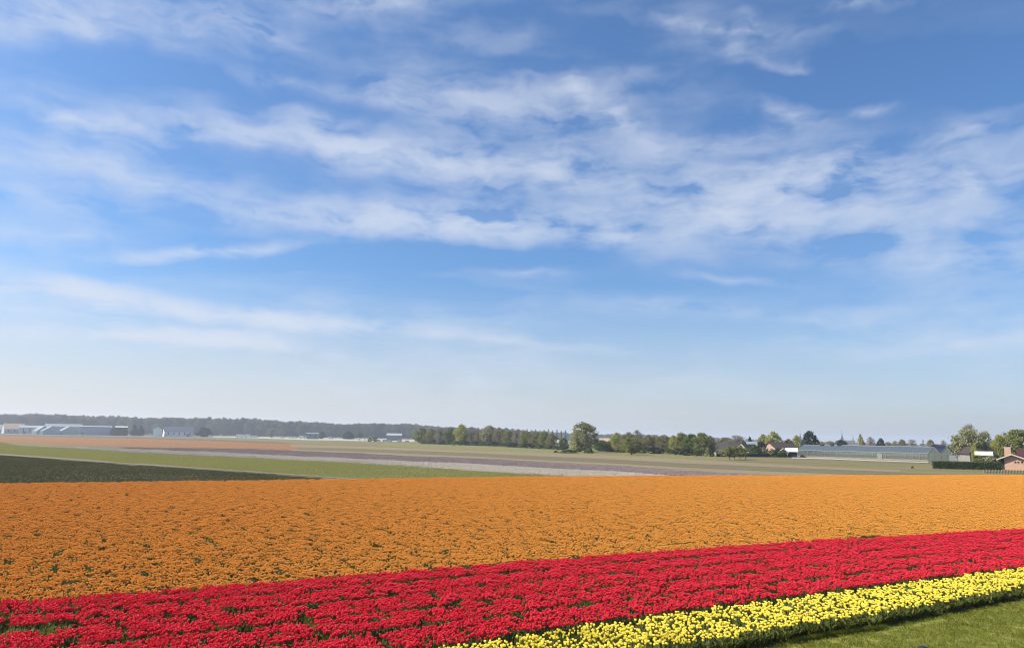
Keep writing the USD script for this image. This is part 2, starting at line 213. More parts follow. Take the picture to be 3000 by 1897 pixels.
def leaf(r, h, w, a, lean):
    d = np.array([math.cos(a), math.sin(a), 0]); s = np.array([-d[1], d[0], 0]); z = np.array([0, 0, 1.0])
    p = [d * lean * t ** 1.7 * h + z * h * (t - 0.25 * t * t * lean * 2) for t in (0, 0.4, 0.75, 1.0)]
    V = [p[0] - s * w * .5, p[0] + s * w * .5, p[1] - s * w, p[1] + s * w, p[2] - s * w * .8, p[2] + s * w * .8, p[3]]
    return np.array(V), np.array([[0, 1, 3], [0, 3, 2], [2, 3, 5], [2, 5, 4], [4, 5, 6]])
def merge(L):
    n = np.cumsum([0] + [len(v) for v, f in L]); return np.vstack([v for v, f in L]), np.vstack([f + a for (v, f), a in zip(L, n)])
SIZE = {'red': (0.031, 0.055, 0.42), 'orange': (0.028, 0.049, 0.41), 'yellow': (0.026, 0.052, 0.40)}
def tulip(r, colour, flower=True):
    """(bloom, stem, leaves) of one tulip at the origin"""
    R, h, H = SIZE[colour]; H *= r.uniform(0.88, 1.1); lean = r.normal(0, 0.03, 2); tip = np.array([lean[0], lean[1], H - h])
    v, f = bloom(r, R * r.uniform(0.85, 1.15), h * r.uniform(0.9, 1.15), r.uniform(0.7, 1.05))
    ax = r.normal(0, .16, 2); tm = trimesh.transformations.euler_matrix(ax[0], ax[1], 0)[:3, :3]; v = v @ tm.T
    st = tube([[0, 0, 0], tip * [0.4, 0.4, 0.5], tip + [0, 0, 0.01]], [0.006, 0.005, 0.005], 3); a = r.uniform(0, 6.3)
    L = merge([leaf(r, H * r.uniform(0.68, 0.98), r.uniform(0.02, 0.034), a + k * 2.3, r.uniform(0.2, 0.5)) for k in range(3)])
    return (v + tip, f), (st.vertices, st.faces), L
CELL = 0.5
def cluster_layout(r, n, flower_share):
    return [(x, y, r.random() < flower_share) for x, y in zip(r.uniform(-.25, .25, n), r.uniform(-.25, .25, n))]
def clusters(path, colour, sets, seed):
    """prototype patches of half a metre: [(plants, share in flower)]"""
    protos = []
    for i, (n, share) in enumerate(sets):
        r = np.random.default_rng(seed + i); B, S, L = [], [], []
        for x, y, on in cluster_layout(r, n, share):
            b, s, l = tulip(r, colour); o = np.array([x, y, 0])
            if on: B.append((b[0] + o, b[1])); S.append((s[0] + o, s[1]))
            L.append((l[0] + o, l[1]))
        p = UsdGeom.Xform.Define(stage, f'{path}/patch_{i}')
        for nm, q, m in (('bloom', B, petal[colour]), ('stem', S, tulip_stem), ('leaf', L, tulip_leaf)):
            if q: usdkit.mesh(stage, f'{path}/patch_{i}/{nm}', merge(q), m)
        protos.append(p.GetPath())
    return protos
def instancer(path, protos, pos, idx, rot, sc):
    pi = UsdGeom.PointInstancer(stage.GetPrimAtPath(path)) if stage.GetPrimAtPath(path) else UsdGeom.PointInstancer.Define(stage, path)
    pi.CreatePrototypesRel().SetTargets(protos); pi.CreatePositionsAttr(Vt.Vec3fArray.FromNumpy(np.asarray(pos, np.float32))); pi.CreateProtoIndicesAttr(Vt.IntArray.FromNumpy(np.asarray(idx, np.int32)))
    pi.CreateOrientationsAttr(Vt.QuathArray([Gf.Quath(math.cos(q / 2), 0, 0, math.sin(q / 2)) for q in rot])); pi.CreateScalesAttr(Vt.Vec3fArray.FromNumpy(np.asarray(sc, np.float32)))
    return pi.GetPrim()
def edge_t(edge, s):
    es, et = edge @ RD, edge @ RN; k = np.argsort(es); return np.interp(s, es[k], et[k])
def field_grid(poly, step_s, edge, bed_w, gap, k, edge2=None, m0=0.0, m1=0.0):
    """plots in beds of k lines that run along an edge of the field, or fit between two edges"""
    x0, y0, x1, y1 = poly.bounds; c = np.array([[x0, y0], [x1, y0], [x0, y1], [x1, y1]]); s, t = c @ RD, c @ RN
    S = np.arange(s.min() - 1, s.max() + 1, step_s); n = int((t.max() - t.min()) / (bed_w + gap)) + 3; nb = 0
    if edge2 is not None:
        mid = np.mean(project(np.c_[edge, np.full(len(edge), .4)])[:, 2] * 0 + edge @ RD); nb = max(1, round(float(edge_t(edge2, mid) - edge_t(edge, mid) - m0 - m1) / (bed_w + gap)))
    B, L, S = np.meshgrid(np.arange(nb) if nb else np.arange(-n, n), np.arange(k), S, indexing='ij')
    T = B * (bed_w + gap) + (L + 0.5) * bed_w / k + gap * (0.5 if not nb else 0.0); S, T, B = S.ravel(), T.ravel(), B.ravel(); q = np.ones(len(T))
    if nb:
        q = (edge_t(edge2, S) - edge_t(edge, S) - m0 - m1) / (nb * (bed_w + gap) - gap); T = m0 + T * q; print('beds', nb)
    p = S[:, None] * RD + (edge_t(edge, S) + T)[:, None] * RN
    m = shapely.contains_xy(poly.buffer(.05), p[:, 0], p[:, 1]); p, B, q = p[m], B[m], q[m]
    v = project(np.c_[p, np.full(len(p), 0.4)]); m = (v[:, 2] > 1) & (v[:, 0] > -350) & (v[:, 0] < 3350) & (v[:, 1] < 2010)
    return p[m], B[m], q[m]
def cells(poly, step_s, step_t, margin=350, maxpy=2010, origin=(0, 0), RD=RD, RN=RN):
    """grid points of the row direction inside the plot, as far as the picture and a little around it"""
    x0, y0, x1, y1 = poly.bounds; c = np.array([[x0, y0], [x1, y0], [x0, y1], [x1, y1]]) - origin
    s, t = c @ RD, c @ RN
    S, T = np.meshgrid(np.arange(s.min(), s.max(), step_s), np.arange(t.min(), t.max(), step_t)); S, T = S.ravel(), T.ravel()
    p = np.asarray(origin) + S[:, None] * RD + T[:, None] * RN
    p = p[shapely.contains_xy(poly, p[:, 0], p[:, 1])]
    q = project(np.c_[p, np.full(len(p), 0.4)])
    return p[(q[:, 2] > 1) & (q[:, 0] > -margin) & (q[:, 0] < 3000 + margin) & (q[:, 1] < maxpy)], 0
hole = [(ground(20, 1868, .3)[:2], 1.15, 0.42), (ground(2535, 1583, .3)[:2], 1.5, 0.5), (ground(420, 1893, .3)[:2], 1.0, 0.2)]
def holed(p):
    h = np.zeros(len(p), bool)
    for c, a, b in hole: h |= ((p - c) @ RD / a) ** 2 + ((p - c) @ RN / b) ** 2 < 1
    return h
NEAR = {}
def tulip_field(colour, poly, label, bed_w, gap, dens, seed, edge, gaps=0.0, edge2=None, m0=0.0, m1=0.0):
    path = f'/World/{colour}_tulips'; UsdGeom.PointInstancer.Define(stage, path)
    r = np.random.default_rng(seed); n = dens
    protos = clusters(path, colour, [(n, 1), (n, .95), (n, .9), (n, .8), (n, .6), (n, .35), (n, 0.02)], seed)
    k = 3; st = bed_w / k; p, bedno, fit = field_grid(poly, CELL, edge, bed_w, gap, k, edge2, m0, m1)
    p = p + RD * r.uniform(-.2, .2, (len(p), 1)) + RN * r.uniform(-.06, .06, (len(p), 1)); s, tt = p @ RD, p @ RN
    f = meshkit.fbm(np.stack([s * 0.35, tt * 0.9, np.zeros(len(p))], -1), 4, seed) + r.normal(0, 0.07, len(p)) + gaps * (meshkit.noise(np.stack([s * 0.05, bedno * 7.3, np.zeros(len(p))], -1), seed + 5) - 0.5)
    idx = np.select([f > .42, f > .36, f > .31, f > .27, f > .23, f > .2], [0, 1, 2, 3, 4, 5], 5)
    if colour == 'orange': idx = np.where(idx < 4, r.choice([0, 1, 2, 3], len(p)), 3)
    if colour == 'red': idx = np.where(idx < 5, r.choice([0, 0, 1, 2], len(p)), 3)
    if colour == 'yellow': idx = np.where(bedno >= 1, r.choice([3, 4, 4, 5], len(p)), r.choice([1, 2, 3, 3], len(p)))
    idx = np.where(holed(p), 6, idx)
    near = np.argsort(np.hypot(p[:, 0], p[:, 1]) + np.where(idx > 2, 50, 0) + np.where(project(np.c_[p, np.full(len(p), .4)])[:, 1] > 1890, 50, 0) + np.where(np.abs(project(np.c_[p, np.full(len(p), .4)])[:, 0] - 1500) > 1480, 50, 0))[: int(300 / n)]
    rot = ROW + math.pi * r.integers(0, 2, len(p)) + r.normal(0, .12, len(p)); sc = np.c_[np.ones(len(p)), fit * st / CELL * 1.02, r.uniform(.93, 1.07, len(p))]
    NEAR[colour] = [(p[i], rot[i], sc[i], seed + idx[i], [(n, 1), (n, .95), (n, .9), (n, .8)][idx[i]]) for i in near]
    m = np.ones(len(p), bool); m[near] = False
    z = np.full(m.sum(), 0.08)
    tag(instancer(path, protos, np.c_[p[m], z], idx[m], rot[m], sc[m]), label, 'tulips', kind='stuff')
    print(colour, len(p), 'patches')
tulip_field('red', P_RED, 'wide band of dense bright red tulips in rows across the foreground', 1.36, 0.27, 46, 100, yel_edge, 0.0, red_edge, 0.32, 0.0)
tulip_field('orange', P_ORANGE, 'broad field of orange tulips filling the middle ground behind the red band', 1.5, 0.06, 40, 200, red_edge, 0.0)
tulip_field('yellow', P_YELLOW, 'narrow band of yellow tulips between the red band and the lawn', 1.60, 0.22, 40, 300, near_edge, 0.0, yel_edge, 0.0, 0.0)
first = {}
for colour, lab in (('red', 'red tulip among the nearest blooms of the red band at the bottom edge'), ('orange', 'orange tulip among the nearest blooms of the orange field beside the red band'), ('yellow', 'yellow tulip among the nearest blooms of the yellow band beside the lawn')):
    kinds = []
    r0 = np.random.default_rng(900 + len(colour)); count = 0
    for c, rot, sc, seed, (n, share) in NEAR[colour]:
        r = np.random.default_rng(int(seed) + 50)
        for x, y, on in cluster_layout(r, n, 1.0):
            if count >= 300: break
            q = np.array([x * sc[0], y * sc[1]]); ca, sa = math.cos(rot), math.sin(rot)
            loc = (c[0] + q[0] * ca - q[1] * sa, c[1] + q[0] * sa + q[1] * ca, 0.08); count += 1
            if len(kinds) < 8:
                b, s, l = tulip(r0, colour); t = thing(f'{colour}_tulip', lab, 'tulip', loc, r0.uniform(0, 6.3), group=f'nearest {colour} tulips')
                obj('bloom', b, petal[colour], t); obj('stem', s, tulip_stem, t); obj('leaf', l, tulip_leaf, t); kinds.append(t)
            else:
                copy(kinds[int(r0.integers(8))], f'{colour}_tulip', lab, 'tulip', loc, r0.uniform(0, 6.3), (1, 1, r0.uniform(.92, 1.08)), f'nearest {colour} tulips')

def crop(name, poly, label, cat_, leafc, flowerc, step, blades, h, w, rowdir, seed, spike=0.0, share=1.0, z=0.05):
    path = f'/World/{name}'; UsdGeom.PointInstancer.Define(stage, path); protos = []
    for i in range(4):
        r = np.random.default_rng(seed + i); px_ = UsdGeom.Xform.Define(stage, f'{path}/patch_{i}')
        x = r.uniform(-.5, .5, blades) * step; y = (np.round(r.uniform(-.5, .5, blades) * 4) / 4 + r.normal(0, .05, blades)) * step
        hh = h * r.uniform(.6, 1.1, blades); c = np.c_[x, y, hh * .5]; d = sphere_dirs(r, blades) * [0.5, 0.5, 0]; up = d + [0, 0, 1]
        usdkit.mesh(stage, f'{path}/patch_{i}/leaf', quads(c, np.c_[r.normal(size=(blades, 2)), np.full(blades, .25)], up, w * r.uniform(.6, 1.2, blades), hh * .5), leafc)
        if flowerc is not None:
            L = []
            for j in range(int(blades * spike)):
                R, H = r.uniform(.05, .08), r.uniform(.14, .22); xx, yy = r.uniform(-.5, .5, 2) * step; q = np.arange(4) * math.pi / 2 + r.uniform(0, 2)
                V = np.array([[xx + R * math.cos(k), yy + R * math.sin(k), h * .75] for k in q] + [[xx + .8 * R * math.cos(k), yy + .8 * R * math.sin(k), h * .75 + H * .7] for k in q] + [[xx, yy, h * .75 + H]])
                L.append((V, np.array([t for k in range(4) for t in ([k, (k + 1) % 4, 4 + (k + 1) % 4], [k, 4 + (k + 1) % 4, 4 + k], [4 + k, 4 + (k + 1) % 4, 8])])))
            usdkit.mesh(stage, f'{path}/patch_{i}/flower', merge(L), flowerc)
        protos.append(px_.GetPath())
    ca, sa = math.cos(rowdir), math.sin(rowdir); p, _ = cells(poly, step, step, RD=np.array([ca, sa]), RN=np.array([-sa, ca]))
    r = np.random.default_rng(seed + 9); p = p[r.random(len(p)) < share]
    print(name, len(p))
    tag(instancer(path, protos, np.c_[p, np.full(len(p), z)], r.integers(0, 4, len(p)), rowdir + math.pi * r.integers(0, 2, len(p)), np.c_[np.ones((len(p), 2)), (.45 + 1.1 * meshkit.fbm(np.c_[p * .12, np.zeros(len(p))], 4, seed)) * r.uniform(.8, 1.2, len(p))]), label, cat_, kind='stuff')
def notunder(poly, *others):
    for o in others: poly = poly.difference(o.buffer(0.3))
    return max(poly.geoms, key=lambda g: g.area) if hasattr(poly, 'geoms') else poly
behind = Polygon(np.vstack([far_edge, near_edge[::-1]]))
crop('green_crop', notunder(P_GREEN, behind), 'strip of fresh green leafy crop behind the orange tulips', 'crop', leafy('green_crop_leaf', (0.27, 0.265, 0.08), (0.42, 0.40, 0.16), .4), None, 1.2, 70, .14, .045, FARROW, 400)
crop('dark_crop', notunder(P_DARK, behind), 'dark green low crop in the corner left behind the orange tulips', 'crop', leafy('dark_crop_leaf', (0.078, 0.078, 0.02), (0.12, 0.115, 0.038), .25), None, 1.2, 70, .13, .04, FARROW, 420)
crop('white_hyacinths', notunder(P_WHITE, behind, P_GREEN), 'pale strip of white hyacinths along the green crop', 'flowers', leafy('hyacinth_leaf', (0.06, 0.08, 0.035), (0.10, 0.12, 0.06), .2), leafy('white_floret', (0.46, 0.42, 0.35), (0.70, 0.64, 0.52), .25), 1.5, 30, .12, .03, FARROW, 440, 1.0)
crop('purple_hyacinths', notunder(P_PURPLE, behind, P_WHITE), 'strip of dusky purple hyacinths beyond the white ones', 'flowers', stage.GetPrimAtPath('/World/Looks/hyacinth_leaf') and '/World/Looks/hyacinth_leaf', leafy('purple_floret', (0.25, 0.20, 0.19), (0.36, 0.29, 0.28), .2), 1.5, 30, .12, .03, FARROW, 460, 1.0)
# lawn
path = '/World/lawn_grass'; UsdGeom.PointInstancer.Define(stage, path); protos = []
blade = leafy('grass_blade', (0.15, 0.165, 0.018), (0.225, 0.235, 0.04), .4)
for i in range(4):
    r = np.random.default_rng(500 + i); n = 260; px_ = UsdGeom.Xform.Define(stage, f'{path}/tuft_{i}')
    hh = r.uniform(.02, .055, n); c = np.c_[r.uniform(-.26, .26, (n, 2)), hh * .5]
    usdkit.mesh(stage, f'{path}/tuft_{i}/blade', quads(c, np.c_[r.normal(size=(n, 2)), np.full(n, .5)], np.c_[r.normal(0, .5, (n, 2)), np.ones(n)], .006, hh * .6), blade); protos.append(px_.GetPath())
p, _ = cells(P_LAWN, .5, .5, margin=250, maxpy=1990); r = np.random.default_rng(510); p = p + r.uniform(-.1, .1, p.shape)
hz = 1 + .8 * meshkit.fbm(np.c_[p * 0.8, np.zeros(len(p))], 3, 3)
ln = np.array([ground(*q)[:2] for q in ((2327, 1890), (2450, 1868), (2583, 1850))])      # a ridge of longer grass beside the bed
lp = np.vstack([np.linspace(ln[0], ln[1], 12), np.linspace(ln[1], ln[2], 12)[1:]])
sc = np.vstack([np.c_[np.ones((len(p), 2)), hz], np.tile([.8, .22, 3.0], (len(lp), 1))])
tag(instancer(path, protos, np.c_[np.vstack([p, lp]), np.full(len(p) + len(lp), 0.004 * level[0])], r.integers(0, 4, len(p) + len(lp)), np.r_[r.uniform(0, 6.3, len(p)), np.full(len(lp), ROW)], sc), 'short mown grass of the lawn beside the yellow tulips', 'grass', kind='stuff')

# ---------------------------------------------------------------- trees
bark = look('bark', (0.075, 0.06, 0.045), (0.12, 0.10, 0.075), 6.0, 0.9)
F = {'olive': leafy('olive_foliage', (0.20, 0.215, 0.055), (0.37, 0.37, 0.125), .42), 'yellow': leafy('yellow_green_foliage', (0.33, 0.34, 0.075), (0.54, 0.53, 0.15), .45),
     'dark': leafy('evergreen_foliage', (0.024, 0.042, 0.022), (0.055, 0.082, 0.042), .15), 'bare': leafy('bare_twigs', (0.22, 0.20, 0.145), (0.34, 0.31, 0.225), .25), 'green': leafy('green_foliage', (0.11, 0.155, 0.035), (0.22, 0.27, 0.075), .38),
     'brown': leafy('brown_bud_foliage', (0.20, 0.185, 0.075), (0.32, 0.295, 0.125), .35), 'grey': leafy('grey_green_foliage', (0.26, 0.265, 0.125), (0.44, 0.43, 0.23), .42), 'orange': leafy('bronze_foliage', (0.21, 0.14, 0.05), (0.32, 0.21, 0.075), .3)}
def crown_and_trunk(seed, shape='round', clumps=60, per=46, leaf=0.026, bare=False, trunk=0.3):
    """a tree one metre tall and about one metre wide: tapered trunk and limbs, leaves in clumps that leave gaps"""
    r = np.random.default_rng(seed); top = {'round': .95, 'tall': 1.0, 'cone': 1.0, 'bush': .95, 'spike': 1.0}[shape]; low = {'bush': 0.02, 'spike': .05, 'cone': .05}.get(shape, trunk)
    C, R = [], []
    while len(C) < clumps:
        z = r.uniform(0, 1); q = z
        w = {'round': math.sqrt(max(0, 1 - (2 * q - 1) ** 2)) * (.86 + .14 * (q < .5)), 'tall': (math.sin(math.pi * min(1, q * .9 + .12)) ** .7) * .8, 'cone': (1 - q) ** .75 * (1 if q > .08 else .6), 'bush': math.sqrt(max(0, 1 - q ** 2.2)), 'spike': .5 * (1 - q) ** .6 * (q + .2)}[shape] * .46
        a = r.uniform(0, 2 * math.pi); rad = w * math.sqrt(r.uniform(0.12, 1)); lump = .62 + .66 * meshkit.noise(np.array([math.cos(a) * 1.7, math.sin(a) * 1.7, z * 3.1 + seed]), seed)
        C.append([rad * math.cos(a) * lump, rad * math.sin(a) * lump, (low + (top - low) * q) * (0.90 + .10 * lump)]); R.append(.07 + .08 * r.random())
    C, R = np.array(C), np.array(R)
    tr = [tube([[0, 0, -.02], [.006, 0, low * .5], [0, .008, low + .15 * (top - low)], [.0, 0, low + .62 * (top - low)]], [.028, .022, .017, .005], 6)]
    for c, rad in list(zip(C, R))[:: 3 if not bare else 1]:
        b = np.array([0, 0, min(c[2] * .72, low + .5 * (top - low))]); m = (b + c) / 2 + [0, 0, -.02]; tr.append(tube([b, m, c], [.009, .006, .0025], 3))
    cc = np.repeat(C, per, 0) + sphere_dirs(r, clumps * per) * (np.repeat(R, per) * r.random(clumps * per) ** .75)[:, None] * [1, 1, .8]
    d = cc - np.repeat(C, per, 0)
    if bare:
        up = d * .5 + np.c_[cc[:, :2] * .6, np.full(len(cc), .06)]; cr = quads(cc, sphere_dirs(r, len(cc)), up, leaf * .09, leaf * 1.6)
    else:
        cr = quads(cc, sphere_dirs(r, len(cc)) + d * 6 + [0, 0, .25], sphere_dirs(r, len(cc)), leaf * r.uniform(.6, 1.1, len(cc)), leaf * r.uniform(.7, 1.3, len(cc)))
    return cr, cat(tr)
KIND = {  # foliage, shape, clumps, leaves to a clump, leaf size, bare, trunk height
 'olive_tree': ('olive', 'round', 150, 40, .022, False, .10), 'yellow_tree': ('yellow', 'tall', 140, 36, .021, False, .08), 'evergreen_tree': ('dark', 'bush', 110, 60, .026, False, .05), 'dark_conifer': ('dark', 'cone', 90, 50, .026, False, .05),
 'bare_tree': ('bare', 'round', 140, 40, .028, True, .12), 'green_tree': ('green', 'round', 150, 40, .024, False, .06), 'brown_tree': ('brown', 'round', 140, 34, .020, False, .10), 'grey_tree': ('grey', 'round', 170, 40, .021, False, .12),
 'bush': ('green', 'bush', 50, 50, .038, False, .02), 'olive_bush': ('olive', 'bush', 50, 50, .036, False, .02), 'dark_bush': ('dark', 'bush', 50, 50, .04, False, .02), 'grey_bush': ('grey', 'bush', 50, 46, .036, False, .02), 'young_tree': ('olive', 'round', 70, 44, .034, False, .26),
 'slender_tree': ('brown', 'spike', 40, 30, .022, False, .05), 'bronze_tree': ('orange', 'tall', 120, 36, .022, False, .1)}
PROTO, SEEN = {}, {}
def tree(kind, px, base, top, width, label, D=None, group=None, name=None, z0=0.0, sag=1.0):
    """stands a tree of a kind where its foot is seen (or D metres ahead if the foot is hidden), as tall and wide as it looks"""
    g = ground(px, base)[:2] if D is None else out(px, base, D)[:2]; d = np.array([*g, 0]) - EYE; dist = math.hypot(g[0], g[1])
    q = ray(px, top); h = EYE[2] + q[2] * dist / math.hypot(q[0], q[1]); w = across(px, base, width, dist) * 1.28
    n = SEEN.get(kind, 0); SEEN[kind] = n + 1; variant = n % 2; spec = KIND[kind]; nm = name or kind; c = 'bush' if 'bush' in kind else 'tree'; rz = rng.uniform(0, 6.3)
    if (kind, variant) not in PROTO:
        cr, tr = crown_and_trunk(hash_(kind) + variant, *spec[1:])
        t = thing(nm, label, c, (*g, z0), rz, (w, w, h), group); obj('trunk', tr, bark, t); obj('crown' if c == 'tree' else 'foliage', cr, F[spec[0]], t); PROTO[kind, variant] = t
    else:
        t = copy(PROTO[kind, variant], nm, label, c, (*g, z0), rz, (w, w, h), group)
    return t
def across(px, py, width, dist):
    a, b = ray(px - width / 2, py), ray(px + width / 2, py); return (math.atan2(b[0], b[1]) - math.atan2(a[0], a[1])) * dist
def hash_(s): return sum(ord(c) * (i + 3) for i, c in enumerate(s)) % 9973

